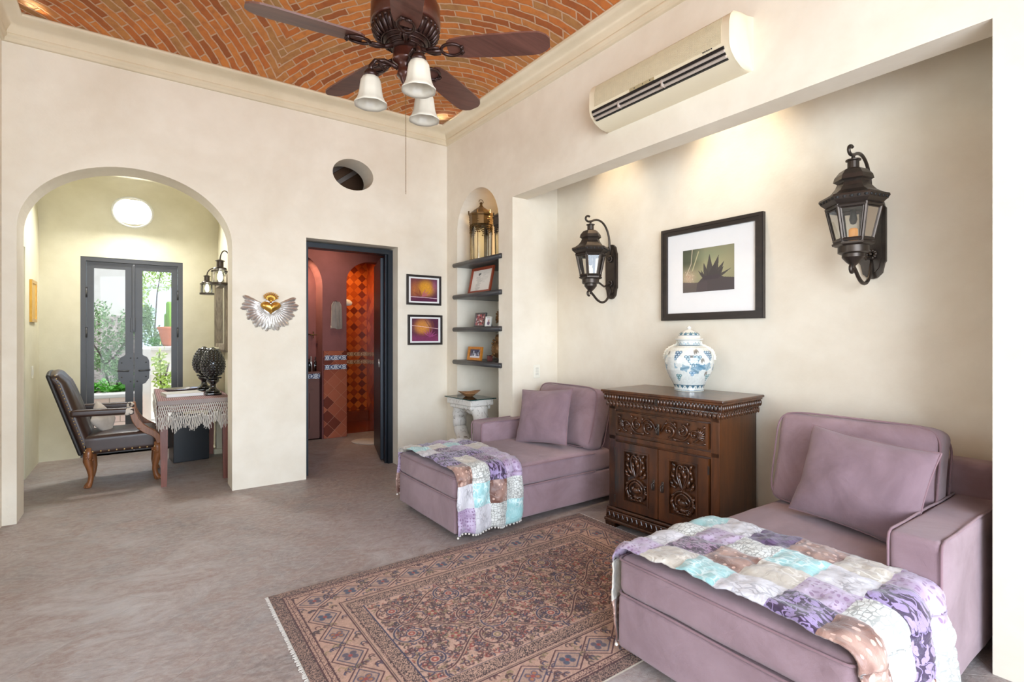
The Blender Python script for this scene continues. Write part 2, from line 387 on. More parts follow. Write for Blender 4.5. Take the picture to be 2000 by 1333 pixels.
def tube(bm, pts, rad, seg=8, mat=None, flat=1., caps=True):
    pts = [Vector(p) for p in pts]; n = len(pts); rings = []; up = None
    for i, p in enumerate(pts):
        d = (pts[min(i+1, n-1)]-pts[max(i-1, 0)]).normalized()
        if up is None:
            up = Vector((0,0,1)) if abs(d.z) < .9 else Vector((1,0,0))
        up = (up-d*up.dot(d)); up = up.normalized() if up.length > 1e-6 else d.orthogonal().normalized()
        s = d.cross(up); r = rad[i] if isinstance(rad, (list, tuple)) else rad
        ring = []
        for k in range(seg):
            a = 2*PI*k/seg; co = p+s*(math.cos(a)*r)+up*(math.sin(a)*r*flat)
            if mat is not None: co = mat @ co
            ring.append(bm.verts.new(co))
        rings.append(ring)
    for a, b in zip(rings, rings[1:]):
        for i in range(seg): bm.faces.new((a[i], a[(i+1) % seg], b[(i+1) % seg], b[i]))
    if caps:
        bm.faces.new(rings[0]); bm.faces.new(rings[-1])
def sphere(bm, c, r, sc=(1,1,1), u=12, v=8, rot=None):
    m = Matrix.Translation(c)
    if rot is not None: m = m @ rot.to_4x4()
    m = m @ Matrix.Diagonal((sc[0]*r, sc[1]*r, sc[2]*r, 1))
    bmesh.ops.create_uvsphere(bm, u_segments=u, v_segments=v, radius=1, matrix=m)
def plate(bm, loops, z0, z1, mat=None):
    """extruded 2-D outline with holes: loops in XY, extruded z0..z1"""
    cu = bpy.data.curves.new('outline', 'CURVE'); cu.dimensions = '2D'; cu.fill_mode = 'BOTH'; cu.extrude = abs(z1-z0)/2
    for lp in loops:
        sp = cu.splines.new('POLY'); sp.points.add(len(lp)-1); sp.use_cyclic_u = True
        for p, q in zip(sp.points, lp): p.co = (q[0], q[1], 0, 1)
    ob = bpy.data.objects.new('outline', cu); COL.objects.link(ob)
    dg = bpy.context.evaluated_depsgraph_get(); me = bpy.data.meshes.new_from_object(ob.evaluated_get(dg))
    me.transform(Matrix.Translation((0,0,(z0+z1)/2)))
    if mat is not None: me.transform(mat)
    t = bmesh.new(); t.from_mesh(me); bmesh.ops.remove_doubles(t, verts=t.verts[:], dist=1e-5)
    for f in t.faces: f.smooth = False
    t.to_mesh(me); t.free()
    bm.from_mesh(me)
    bpy.data.objects.remove(ob); bpy.data.curves.remove(cu); bpy.data.meshes.remove(me)
MY = Matrix(((1,0,0,0),(0,0,1,0),(0,1,0,0),(0,0,0,1)))      # (x,y,z)->(x, z, y): outline in XZ, extruded along Y
MX = Matrix(((0,0,1,0),(1,0,0,0),(0,1,0,0),(0,0,0,1)))      # (x,y,z)->(z, x, y): outline in YZ, extruded along X
def rect(x0, y0, x1, y1): return [(x0,y0),(x1,y0),(x1,y1),(x0,y1)]
def arch(x0, x1, z0, zs, zt, n=24):
    cx = (x0+x1)/2; a = (x1-x0)/2; p = [(x0,z0),(x1,z0)]
    for i in range(n+1):
        t = PI*i/n; p.append((cx+a*math.cos(t), zs+(zt-zs)*math.sin(t)))
    return p
def oval(cx, cy, rx, ry, n=32, a0=0): return [(cx+rx*math.cos(a0+2*PI*i/n), cy+ry*math.sin(a0+2*PI*i/n)) for i in range(n)]
def axisgrid(h, r, n):
    """positions -h..h, dense inside the rounded margin r"""
    a = [h-r+r*math.sin(PI/2*i/5) for i in range(6)]
    mid = [-(h-r)+2*(h-r)*i/n for i in range(n+1)]
    return sorted(set([round(-x,6) for x in a]+[round(x,6) for x in mid]+[round(x,6) for x in a]))
def rbox(bm, size, r, n=8, fn=None, mat=None):
    """rounded soft box centred at origin with a displacement function"""
    h = [s/2 for s in size]; g = [axisgrid(h[i], min(r, h[i]*.98), n) for i in range(3)]
    cache = {}
    def vert(p):
        k = tuple(round(x,5) for x in p)
        if k in cache: return cache[k]
        inn = Vector([max(-(h[i]-r), min(h[i]-r, p[i])) for i in range(3)]); d = Vector(p)-inn
        q = inn+d.normalized()*r if d.length > 1e-7 else Vector(p)
        nn = d.normalized() if d.length > 1e-7 else Vector((0,0,0))
        if fn: q = fn(q, nn)
        if mat is not None: q = mat @ q
        v = bm.verts.new(q); cache[k] = v; return v
    for ax in range(3):
        a, b = [i for i in range(3) if i != ax]
        for s in (-1, 1):
            for i in range(len(g[a])-1):
                for j in range(len(g[b])-1):
                    ps = []
                    for (u, w) in ((i,j),(i+1,j),(i+1,j+1),(i,j+1)):
                        p = [0,0,0]; p[ax] = s*h[ax]; p[a] = g[a][u]; p[b] = g[b][w]; ps.append(vert(p))
                    if len(set(ps)) == 4:
                        try: bm.faces.new(ps)
                        except ValueError: pass
def wobble(q, amp, sc, seed=0): return amp*mnoise.noise(Vector(q)*sc+Vector((seed, seed*1.7, -seed)))
def pillow_bm(w, h, t, seed=0, n=26, pinch=.07):
    bm = B(); fr = {}; bk = {}
    for i in range(n+1):
        for j in range(n+1):
            u = math.sin(PI/2*(2*i/n-1)); v = math.sin(PI/2*(2*j/n-1))
            x = u*w/2*(1-pinch*(1-v*v)); y = v*h/2*(1-pinch*(1-u*u))
            th = t/2*(max(0, 1-abs(u)**2.4)*max(0, 1-abs(v)**2.4))**.5
            wr = .010*mnoise.noise(Vector((x*9+seed, y*9, seed)))+.006*mnoise.noise(Vector((x*24, y*24, seed*3)))
            f = bm.verts.new((x, y, th+wr*(th > .004)+.002)); fr[i,j] = f
            bk[i,j] = f if (i in (0,n) or j in (0,n)) else bm.verts.new((x, y, -th-wr))
    for i in range(n):
        for j in range(n):
            bm.faces.new((fr[i,j],fr[i+1,j],fr[i+1,j+1],fr[i,j+1]))
            bm.faces.new((bk[i,j],bk[i,j+1],bk[i+1,j+1],bk[i+1,j]))
    return bm
def spiral(cx, cy, r0, r1, a0, turns, n=26):
    return [(cx+(r0+(r1-r0)*i/n)*math.cos(a0+turns*2*PI*i/n), cy+(r0+(r1-r0)*i/n)*math.sin(a0+turns*2*PI*i/n)) for i in range(n+1)]
def bez(p0, p1, p2, p3, n=14):
    o = []
    for i in range(n+1):
        t = i/n; s = 1-t
        o.append(tuple(s*s*s*a+3*s*s*t*b+3*s*t*t*c+t*t*t*d for a, b, c, d in zip(p0,p1,p2,p3)))
    return o
# painted canvases -> vertex coloured grids
class Canvas:
    def __init__(s, w, h, nx, ny, bg):
        s.w, s.h, s.nx, s.ny = w, h, nx, ny
        s.x = np.linspace(-w/2, w/2, nx)[None, :].repeat(ny, 0); s.y = np.linspace(-h/2, h/2, ny)[:, None].repeat(nx, 1)
        s.c = np.empty((ny, nx, 3)); s.c[:] = np.array(bg)/255.
    def blend(s, m, col): s.c[:] = s.c*(1-m[..., None])+np.array(col)/255.*m[..., None]
    def _win(s, x0, x1, y0, y1):
        i0 = max(0, int((x0+s.w/2)/s.w*(s.nx-1))-1); i1 = min(s.nx, int((x1+s.w/2)/s.w*(s.nx-1))+3)
        j0 = max(0, int((y0+s.h/2)/s.h*(s.ny-1))-1); j1 = min(s.ny, int((y1+s.h/2)/s.h*(s.ny-1))+3)
        return slice(j0, max(j0, j1)), slice(i0, max(i0, i1))
    def disc(s, x, y, r, col, a=1., rx=1., ry=1., rot=0.):
        R_ = r*max(rx, ry)+.002; w = s._win(x-R_, x+R_, y-R_, y+R_)
        dx = s.x[w]-x; dy = s.y[w]-y; c, q = math.cos(rot), math.sin(rot)
        u = (dx*c+dy*q)/rx; v = (-dx*q+dy*c)/ry
        m = (np.clip((r-np.sqrt(u*u+v*v))/(s.w/s.nx)+.5, 0, 1)*a)[..., None]
        s.c[w] = s.c[w]*(1-m)+np.array(col)/255.*m
    def stroke(s, pts, r, col, a=1.):
        for i, (p, q) in enumerate(zip(pts, pts[1:])):
            L = math.hypot(q[0]-p[0], q[1]-p[1]); k = max(1, int(L/(s.w/s.nx*.8)))
            rr = r[i] if isinstance(r, (list, tuple)) else r
            for j in range(k): s.disc(p[0]+(q[0]-p[0])*j/k, p[1]+(q[1]-p[1])*j/k, rr, col, a)
    def poly(s, pts, col, a=1.):
        xs = [p[0] for p in pts]; ys = [p[1] for p in pts]; w = s._win(min(xs), max(xs), min(ys), max(ys))
        X, Y = s.x[w], s.y[w]; ins = np.zeros(X.shape, bool)
        for (x1, y1), (x2, y2) in zip(pts, pts[1:]+pts[:1]):
            if y1 == y2: continue
            c = ((y1 > Y) != (y2 > Y)) & (X < (x2-x1)*(Y-y1)/(y2-y1)+x1); ins ^= c
        m = (ins*a)[..., None]; s.c[w] = s.c[w]*(1-m)+np.array(col)/255.*m
    def noise(s, amp, sc=1):
        n = RNG.rand(s.ny//sc+2, s.nx//sc+2); n = n.repeat(sc, 0).repeat(sc, 1)[:s.ny, :s.nx]; s.c *= (1+(n-.5)*amp)[..., None]
    def mesh(s, name, m, parent=None, fn=None, loc=None, rot=None, smooth=True):
        X = s.x.ravel(); Y = s.y.ravel(); Z = np.zeros_like(X)
        P = np.stack([X, Y, Z], 1) if fn is None else fn(s.x, s.y).reshape(-1, 3)
        idx = np.arange(s.nx*s.ny).reshape(s.ny, s.nx); F = np.stack([idx[:-1,:-1], idx[:-1,1:], idx[1:,1:], idx[1:,:-1]], -1).reshape(-1, 4)
        me = bpy.data.meshes.new(name); me.vertices.add(len(P)); me.vertices.foreach_set('co', P.ravel())
        me.loops.add(F.size); me.loops.foreach_set('vertex_index', F.ravel().astype(np.int32))
        me.polygons.add(len(F)); me.polygons.foreach_set('loop_start', np.arange(0, F.size, 4, dtype=np.int32))
        me.update(calc_edges=True)
        c = np.clip(s.c.reshape(-1, 3), 0, 1); c = np.where(c <= .04045, c/12.92, ((c+.055)/1.055)**2.4)
        at = me.color_attributes.new('Col', 'FLOAT_COLOR', 'POINT'); at.data.foreach_set('color', np.concatenate([c, np.ones((len(c),1))], 1).ravel())
        if smooth: me.polygons.foreach_set('use_smooth', np.ones(len(F), bool))
        me.materials.append(m); o = link(name, me, parent)
        if loc: o.location = loc
        if rot: o.rotation_euler = rot
        return o
# ================================================================= THE SETTING
ZT = 4.4      # top of the masonry above the vault
XL = -3.425   # left wall plane; right wall plane is x=0, end wall plane is y=0
YF = -5.36    # wall behind the camera
D = .515      # alcove back wall plane

# end wall with arch, doorway and oval opening
bm = B()
hole = []
for i in range(36):
    a = 2*PI*i/36; hole.append((-1.005+.196*math.cos(a), 2.832+.147*math.sin(a)))
plate(bm, [rect(XL-.3, -.3, 0, ZT), arch(-3.35, -2.03, -.2, 2.05, 2.575, 36), rect(-1.436, -.2, -.556, 2.187), hole], 0, .27, MY)
struct('wall_back', bm, M['wall'])
# right wall: face layer with niche and alcove opening, then deeper masonry
NI = arch(-.98, -.22, -.2, 2.36, 2.732, 24)
bm = B(); plate(bm, [rect(YF-.3, -.3, .27, ZT), NI, rect(-4.357, -.2, -1.196, 2.52)], 0, .16, MX)
plate(bm, [rect(-1.196, -.3, .27, ZT), NI], .16, .50, MX)
box(bm, (.50, -1.196, 0), (.66, .27, ZT)); box(bm, (.16, YF-.3, 0), (.50, -4.357, ZT))
struct('wall_right', bm, M['wall'])
bm = B(); box(bm, (D, YF-.3, 0), (D+.15, -1.196, 3.45)); box(bm, (.16, -4.36, 3.3), (D, -1.196, 3.45))
struct('wall_alcove', bm, M['wall'])
bm = B(); plate(bm, [rect(YF-.3, -.3, 0, ZT), rect(-3.0, .95, -1.2, 2.35)], XL-.3, XL, MX); struct('wall_left', bm, M['wall'])
wn_ = link('added_window_1', None); wn_.location = (XL-.2, -2.1, 1.65); wn_['kind'] = 'structure'; wn_['label'] = 'added side window, out of view, for fill light'; wn_['category'] = 'window'  # added unseen window, put in so fill light can reach the room
bm = B(); plate(bm, [rect(-.9, -.7, .9, .7), rect(-.85, -.65, -.02, .65), rect(.02, -.65, .85, .65)], -.03, .03, MX); obj('added_window_frame', bm, M['doormetal'], wn_)
bm = B(); box(bm, (-.004, -.86, -.66), (.004, .86, .66)); obj('glass_pane', bm, M['doorglass'], wn_)
bm = B(); plate(bm, [rect(XL-.3, -.3, .5, ZT), rect(-3.38, -.2, -.35, 2.95)], YF-.28, YF, MY)
struct('wall_front', bm, M['wall'])
bm = B(); box(bm, (-9, -10.5, -.06), (3.2, 2.46, 0)); struct('floor', bm, M['floor'])

# vaulted brick ceiling
bm = B(); nx, ny = 48, 72; vs = []
for j in range(ny+1):
    for i in range(nx+1):
        x = -HX*1.0+2*HX*i/nx; y = -HY+2*HY*j/ny
        z = HV*((1-(x/HX)**2)*(1-(y/HY)**2))**.85 if abs(x) < HX and abs(y) < HY else 0
        vs.append(bm.verts.new((x, y, z)))
for j in range(ny):
    for i in range(nx):
        k = j*(nx+1)+i; bm.faces.new((vs[k], vs[k+1], vs[k+nx+2], vs[k+nx+1]))
o = struct('ceiling', bm, M['brick'], smooth=True); o.location = (XL/2, YF/2, ZV)
bm = B(); box(bm, (XL-.3, YF-.3, ZT), (.66, .27, ZT+.1)); struct('ceiling_roof', bm, M['trimp'])

# cornice: moulded profile swept round the room
prof = [(0, 3.312), (.010, 3.314), (.016, 3.322), (.016, 3.334), (.022, 3.340), (.030, 3.346), (.033, 3.356), (.030, 3.366), (.026, 3.370),
        (.032, 3.386), (.044, 3.406), (.060, 3.424), (.078, 3.437), (.094, 3.444), (.104, 3.452), (.115, 3.460), (.119, 3.472), (.117, 3.484), (.108, 3.490), (0, 3.492)]
bm = B(); rings = []
for p, z in prof: rings.append([bm.verts.new(c) for c in ((XL+p, YF+p, z), (-p, YF+p, z), (-p, -p, z), (XL+p, -p, z))])
for a, b in zip(rings, rings[1:]):
    for i in range(4): bm.faces.new((a[i], a[(i+1) % 4], b[(i+1) % 4], b[i]))
struct('trim_1', bm, M['trimp'], angle=50)

# ---- hall behind the arch
bm = B()
plate(bm, [rect(-3.8, -.3, -1.6, 3.1), rect(-3.17, -.2, -2.25, 2.147)], 2.25, 2.45, MY)
struct('wall_hall_back', bm, M['hall'])
bm = B(); box(bm, (-3.75, .27, 0), (-3.56, 2.25, 3.1)); box(bm, (-3.56, 1.47, 0), (-3.5, 2.25, 3.1)); box(bm, (-3.56, .27, 2.1), (-3.5, 1.47, 3.1)); box(bm, (-3.56, .27, 0), (-3.5, .45, 2.1))
struct('wall_hall_left', bm, M['hall'])
bm = B(); box(bm, (-1.895, .27, 0), (-1.62, 2.25, 3.1))
struct('wall_hall_right', bm, M['hall'])
bm = B(); box(bm, (-1.975, 1.62, 0), (-1.895, 1.86, 1.17), .004); box(bm, (-2.0, 1.60, 0), (-1.895, 1.88, .06), .01); box(bm, (-1.99, 1.6, 1.13), (-1.895, 1.88, 1.17), .01)
struct('trim_2', bm, M['hall'])
# hall ceiling: flat, then curving down into the far wall
bm = B(); RV = .6; z0 = 2.287; n = 20; pts = [(.27, 2.887)]
for i in range(n+1):
    a = PI/2*(1-i/n); pts.append((2.25-RV+RV*math.cos(a), z0+RV*math.sin(a)))
L1 = [bm.verts.new((-3.56, y, z)) for y, z in pts]; L2 = [bm.verts.new((-1.8, y, z)) for y, z in pts]
for i in range(len(pts)-1): bm.faces.new((L1[i], L2[i], L2[i+1], L1[i+1]))
struct('ceiling_hall', bm, M['hall'], smooth=True)
# round skylight set in the curve
a = R(90-52); cy, cz = 2.25-RV+RV*math.cos(a), z0+RV*math.sin(a)
sk = thing('round_skylight', 'glowing round white skylight above the double door in the hall', 'skylight', (-2.72, cy-.012*math.cos(a), cz-.012*math.sin(a)), rot=(PI/2+a-PI/2+PI/2, 0, 0))
nrm = Vector((0, -math.cos(a), -math.sin(a))); sk.rotation_euler = nrm.to_track_quat('Z', 'Y').to_euler()
bm = B(); lathe(bm, [(.188, -.02), (.188, .022), (.180, .026), (.168, .020), (.168, -.02)], 48, close=False); obj('rim', bm, M['white'], sk, True)
bm = B(); lathe(bm, [(.0, .012), (.08, .011), (.15, .006), (.172, -.002)], 48, close=False)
obj('diffuser', bm, simple('glowing_diffuser', (1,1,1), .5, 0, 3, 0, emit=(1,1,.98), estr=6), sk, True)

# hall left door (in its recess)
d = thing('door_3', 'flat white door in the left wall of the hall', 'door', (-3.55, .96, 0)); d['kind'] = 'structure'
bm = B(); box(bm, (0, -.5, .01), (.03, .5, 2.08), .004); obj('door_panel', bm, M['white'], d)

# ---- hall double door
dd = thing('door_1', 'tall charcoal steel and glass double door at the end of the hall', 'door', (-2.71, 2.25, 0)); dd['kind'] = 'structure'
bm = B(); W, H = .46, 2.147
plate(bm, [rect(-W, -.01, W, H), rect(-W+.045, .0, W-.045, H-.045)], .005, .12, MY)
obj('door_frame', bm, M['doormetal'], dd)
for s in (-1, 1):
    x0, x1 = (-W+.05, -.003) if s < 0 else (.003, W-.05)
    bm = B(); plate(bm, [rect(x0, .015, x1, H-.05), rect(x0+(.06 if s < 0 else .075), .30, x1-(.075 if s < 0 else .06), H-.115)], .03, .07, MY)
    lf = obj('door_leaf', bm, M['doormetal'], dd)
    bm = B(); box(bm, (x0+.03, .048, .28), (x1-.03, .054, H-.1)); obj('glass_pane', bm, M['doorglass'], lf)
    bm = B(); cxx = -.085 if s < 0 else .085
    pts = [(0, -.17), (s*.05, -.19), (s*.07, -.165), (s*.10, -.155), (s*.135, -.10), (s*.14, 0), (s*.135, .10), (s*.115, .14), (s*.085, .155), (s*.07, .175), (s*.04, .19), (0, .18)]
    plate(bm, [[(p[0]+s*.004, p[1]+.92) for p in pts]], .016, .03, MY)
    for q in ((.03, .13), (.11, .08), (.11, -.08), (.03, -.13)): sphere(bm, (s*q[0], .014, .92+q[1]), .008, u=8, v=5)
    lp = obj('latch_plate', bm, M['doormetal'], lf)
    bm = B(); tube(bm, [(s*.05, .016, .91), (s*.05, -.03, .91), (s*.07, -.04, .91), (s*.15, -.04, .915)], .008, 8); obj('handle', bm, M['doormetal'], lp, True)
    for z in (1.76, 1.33, .5):
        bm = B(); tube(bm, [(s*(W-.047), .012, z-.05), (s*(W-.047), .012, z+.05)], .010, 8); sphere(bm, (s*(W-.047), .012, z+.056), .012, u=8, v=6); obj('hinge', bm, M['doormetal'], lf, True)
bm = B(); box(bm, (-.018, .012, 1.36), (.010, .03, 2.08), .003); box(bm, (-.034, .018, 1.34), (.016, .03, 1.5), .003); obj('slide_bolt', bm, M['doormetal'], dd)

# ---- bathroom behind the doorway
bm = B()
box(bm, (-1.62, .27, 0), (-1.55, 3.5, 2.9)); box(bm, (-1.55, .27, 0), (-1.436-.06, .30, 2.9))
struct('wall_bath_left', bm, M['bathp'])
bm = B(); box(bm, (.2, .27, 0), (.3, 1.81, 2.9)); struct('wall_bath_right', bm, M['bathp'])
bm = B()
plate(bm, [rect(-1.6, .0, -.482, 2.75), arch(-1.48, -.785, -.2, 1.93, 2.33, 20)], 1.82, 2.12, MY)
plate(bm, [rect(-.484, -.3, .3, 2.75), arch(-.481, .2, -.2, 2.0, 2.28, 20)], 1.82, 1.96, MY)
struct('wall_bath_back', bm, M['bathp'])
bm = B(); box(bm, (-1.6, 2.12, 0), (-.5, 2.2, 2.75)); struct('wall_bath_niche', bm, M['bathp'])
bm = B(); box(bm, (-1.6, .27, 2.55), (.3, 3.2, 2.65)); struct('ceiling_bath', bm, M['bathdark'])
bm = B(); box(bm, (-.6, 2.95, 0), (.3, 3.05, 2.6)); struct('wall_shower_back', bm, M['shower'])
bm = B(); box(bm, (.2, 1.97, 0), (.3, 2.95, 2.6)); struct('wall_shower_right', bm, M['showerside'])
bm = B(); box(bm, (-.6, 2.2, 0), (-.5, 2.95, 2.6)); box(bm, (-.5, 2.13, 0), (-.482, 2.2, 2.6)); struct('wall_shower_left', bm, M['showerside'])
bm = B(); box(bm, (-.5, 1.97, 0), (.2, 2.95, .012)); box(bm, (-.5, 2.85, 0), (.2, 2.95, .16), .01)
struct('floor_shower', bm, simple('shower_red_tile', hexc(120,52,30), .25, 0, 12, .25, .2))
bm = B(); box(bm, (-.775, 1.79, 0), (-.484, 1.821, 1.105), .004)
pil = struct('wall_bath_pilaster', bm, M['pilt'])
n_ = 1
for (x0, x1, y, z, mm) in ((-.766, -.492, 1.786, 1.019, 'talblue'), (-.766, -.492, 1.786, .901, 'talblue'), (-.5, .2, 2.944, 1.02, 'talbrown'), (-.5, .2, 2.944, .90, 'talbrown')):
    bm = B(); box(bm, (x0-(x0+x1)/2, -.004, -.030), (x1-(x0+x1)/2, .004, .030)); n_ += 2
    o = struct('trim_%d' % (n_//2+2), bm, M[mm]); o.location = ((x0+x1)/2, y, z)
for z in (1.02, .90):
    bm = B(); box(bm, (-.004, -.47, -.030), (.002, .47, .030)); n_ += 2
    o = struct('trim_%d' % (n_//2+2), bm, M['talbrowny']); o.location = (.199, 2.47, z)
# vanity
va = thing('bathroom_vanity', 'brown plastered vanity with panelled door and tiled edge, under the arched bath niche', 'cabinet', (-1.15, 1.90, 0))
vm = simple('vanity_brown', hexc(108,66,54), .6, 0, 8, .12, .15)
bm = B(); box(bm, (-.325, -.03, 0), (.345, .2, .82), .004); box(bm, (-.33, -.05, .82), (.352, .2, .845), .005); obj('body', bm, vm, va)
bm = B(); box(bm, (-.30, -.04, -.032), (.365, -.004, .032)); o = obj('tiled_edge', bm, M['talblue'], va); o.location = (-.02, -.006, .79)
bm = B(); plate(bm, [rect(-.1, .1, .26, .62), rect(-.06, .14, .22, .58)], -.05, -.028, MY); box(bm, (-.06, -.036, .14), (.22, -.028, .58)); obj('door', bm, vm, va)
# bottles & glasses on the vanity
bspots = [(-.99, 1.93, .20, .02, 'silver'), (-.955, 1.98, .17, .018, 'glass'), (-.92, 1.92, .16, .022, 'blackglaze'), (-.885, 1.97, .19, .018, 'silver'), (-.85, 1.93, .15, .02, 'glass'), (-.825, 1.99, .18, .016, 'blackglaze')]
blab = ['tall silver bottle on the vanity, nearest the doorway edge', 'clear glass bottle on the vanity, behind the first dark one', 'short dark bottle in the middle of the vanity', 'tall silver bottle in the right half of the vanity',
        'short clear glass tumbler on the vanity', 'slim dark bottle on the vanity beside the tiled pilaster']
for (x, y, h, r, mm), lb in zip(bspots, blab):
    bm = B(); lathe(bm, [(0, 0), (r, 0), (r, h*.6), (r*.75, h*.7), (r*.35, h*.76), (r*.35, h*.9), (r*.5, h*.92), (r*.5, h), (0, h)], 14)
    o = obj('toiletry_bottle', bm, M[mm], None, True); o.location = (x, y, .846); tag(o, lb, 'bottle', 'bottles on the bath vanity')
# towel, shower head, tap
bm = B()
nxs, nzs = 26, 30; V = []
for j in range(nzs+1):
    for i in range(nxs+1):
        u = i/nxs; v = j/nzs; wd = .062+.012*v
        V.append(bm.verts.new(((u-.5)*2*wd*(1-.35*max(0, .12-v)/.12), -.035-.014*math.sin(u*19+1.5*math.sin(v*3))-.008*math.sin(u*9)-.01*math.sin(PI*u), -.345*v+.006*math.sin(u*7)*v)))
for j in range(nzs):
    for i in range(nxs): k = j*(nxs+1)+i; bm.faces.new((V[k], V[k+1], V[k+nxs+2], V[k+nxs+1]))
bmesh.ops.solidify(bm, geom=bm.faces[:], thickness=.012)
tw = obj('hand_towel', bm, M['linen'], None, True); tw.location = (-.623, 1.82, 1.733); tag(tw, 'pale linen hand towel hanging on the maroon wall beside the shower', 'towel')
tr = thing('towel_ring', 'small dark hook holding the pale hand towel', 'hook', (-.623, 1.82, 1.735))
bm = B(); tube(bm, [(0, 0, .0), (0, -.02, .006), (0, -.034, -.005), (0, -.04, .01)], .005, 8); obj('hook', bm, M['iron'], tr, True)
sh = thing('overhead_shower', 'round pale shower head on a curved arm in the orange tiled shower', 'shower head', (-.30, 2.4, 1.77))
bm = B(); lathe(bm, [(0, .03), (.02, .03), (.03, .012), (.085, .004), (.085, -.008), (0, -.012)], 24, Matrix.Rotation(R(35), 4, 'X')); obj('head', bm, M['ivory'], sh, True)
bm = B(); tube(bm, [(0, .01, .03), (-.02, .03, .08), (-.08, .04, .12), (-.2, .04, .12)], .009, 8); obj('arm', bm, M['silver'], sh, True)
tp = thing('wall_tap', 'bronze cross-handled wall tap in the arched bath niche', 'tap', (-.84, 2.115, 1.31))
bm = B(); tube(bm, [(0, 0, 0), (0, -.10, 0)], .009, 8)
for a in range(4): tube(bm, [(0, -.085, 0), (.035*math.cos(a*PI/2), -.085, .035*math.sin(a*PI/2))], .006, 6); sphere(bm, (.036*math.cos(a*PI/2), -.085, .036*math.sin(a*PI/2)), .008, u=8, v=6)
obj('cross_handle', bm, M['irongold'], tp, True)
bm = B(); tube(bm, [(-.12, 0, .03), (-.12, -.08, .05), (-.12, -.16, .04), (-.12, -.19, -.0)], .011, 8); tube(bm, [(-.12, -.002, .03), (0, -.002, 0)], .007, 6); obj('spout', bm, M['irongold'], tp, True)
bm = B(); lathe(bm, [(0, .0), (.24, .0), (.25, .006), (.24, .012), (0, .014)], 32, Matrix.Diagonal((1.0, .68, 1, 1)))
o = obj('bath_mat', bm, M['linen'], None, True); o.location = (-.36, 1.27, 0); o.rotation_euler.z = R(-50); tag(o, 'oval beige bath mat on the stone floor before the shower', 'mat')
o = thing('shower_spotlight', 'small warm recessed spotlight over the orange shower', 'spotlight', (-.17, 2.45, 2.55))
bm = B(); lathe(bm, [(.05, 0), (.05, -.012), (.036, -.014), (.034, 0)], 20, close=False); obj('bezel', bm, M['brass'], o, True)
bm = B(); lathe(bm, [(0, -.004), (.034, -.004)], 20, close=False); obj('lamp', bm, simple('warm_lamp_face', (1,.8,.5), .5, 0, 2, 0, emit=(1,.72,.38), estr=30), o)

# bathroom door: frame and leaf folded back
bd = thing('door_2', 'dark steel bathroom door standing open in its frame', 'door', (-.556, .12, 0)); bd['kind'] = 'structure'
bm = B(); plate(bm, [[(-.876, 0), (-.832, 0), (-.832, 2.125), (-.052, 2.125), (-.052, 0), (-.004, 0), (-.004, 2.17), (-.876, 2.17)]], 0, .13, MY); box(bm, (-.072, .03, 0), (-.052, .06, 2.13), .003)
obj('door_frame', bm, M['blackmetal'], bd)
rm = Matrix.Translation((-.07, .14, 0)) @ Matrix.Rotation(R(-107), 4, 'Z')
bm = B(); V = box(bm, (-.78, -.02, .012), (0, .02, 2.11), .004, mat=Matrix.Translation((-.055, .15, 0)) @ Matrix.Rotation(R(-106), 4, 'Z'))
lf = obj('door_leaf', bm, M['blackmetal'], bd)
bm = B(); tube(bm, [(-.085, .16, .98), (-.10, .12, .98), (-.105, .12, 1.06)], .008, 8); obj('handle', bm, M['silver'], lf, True)
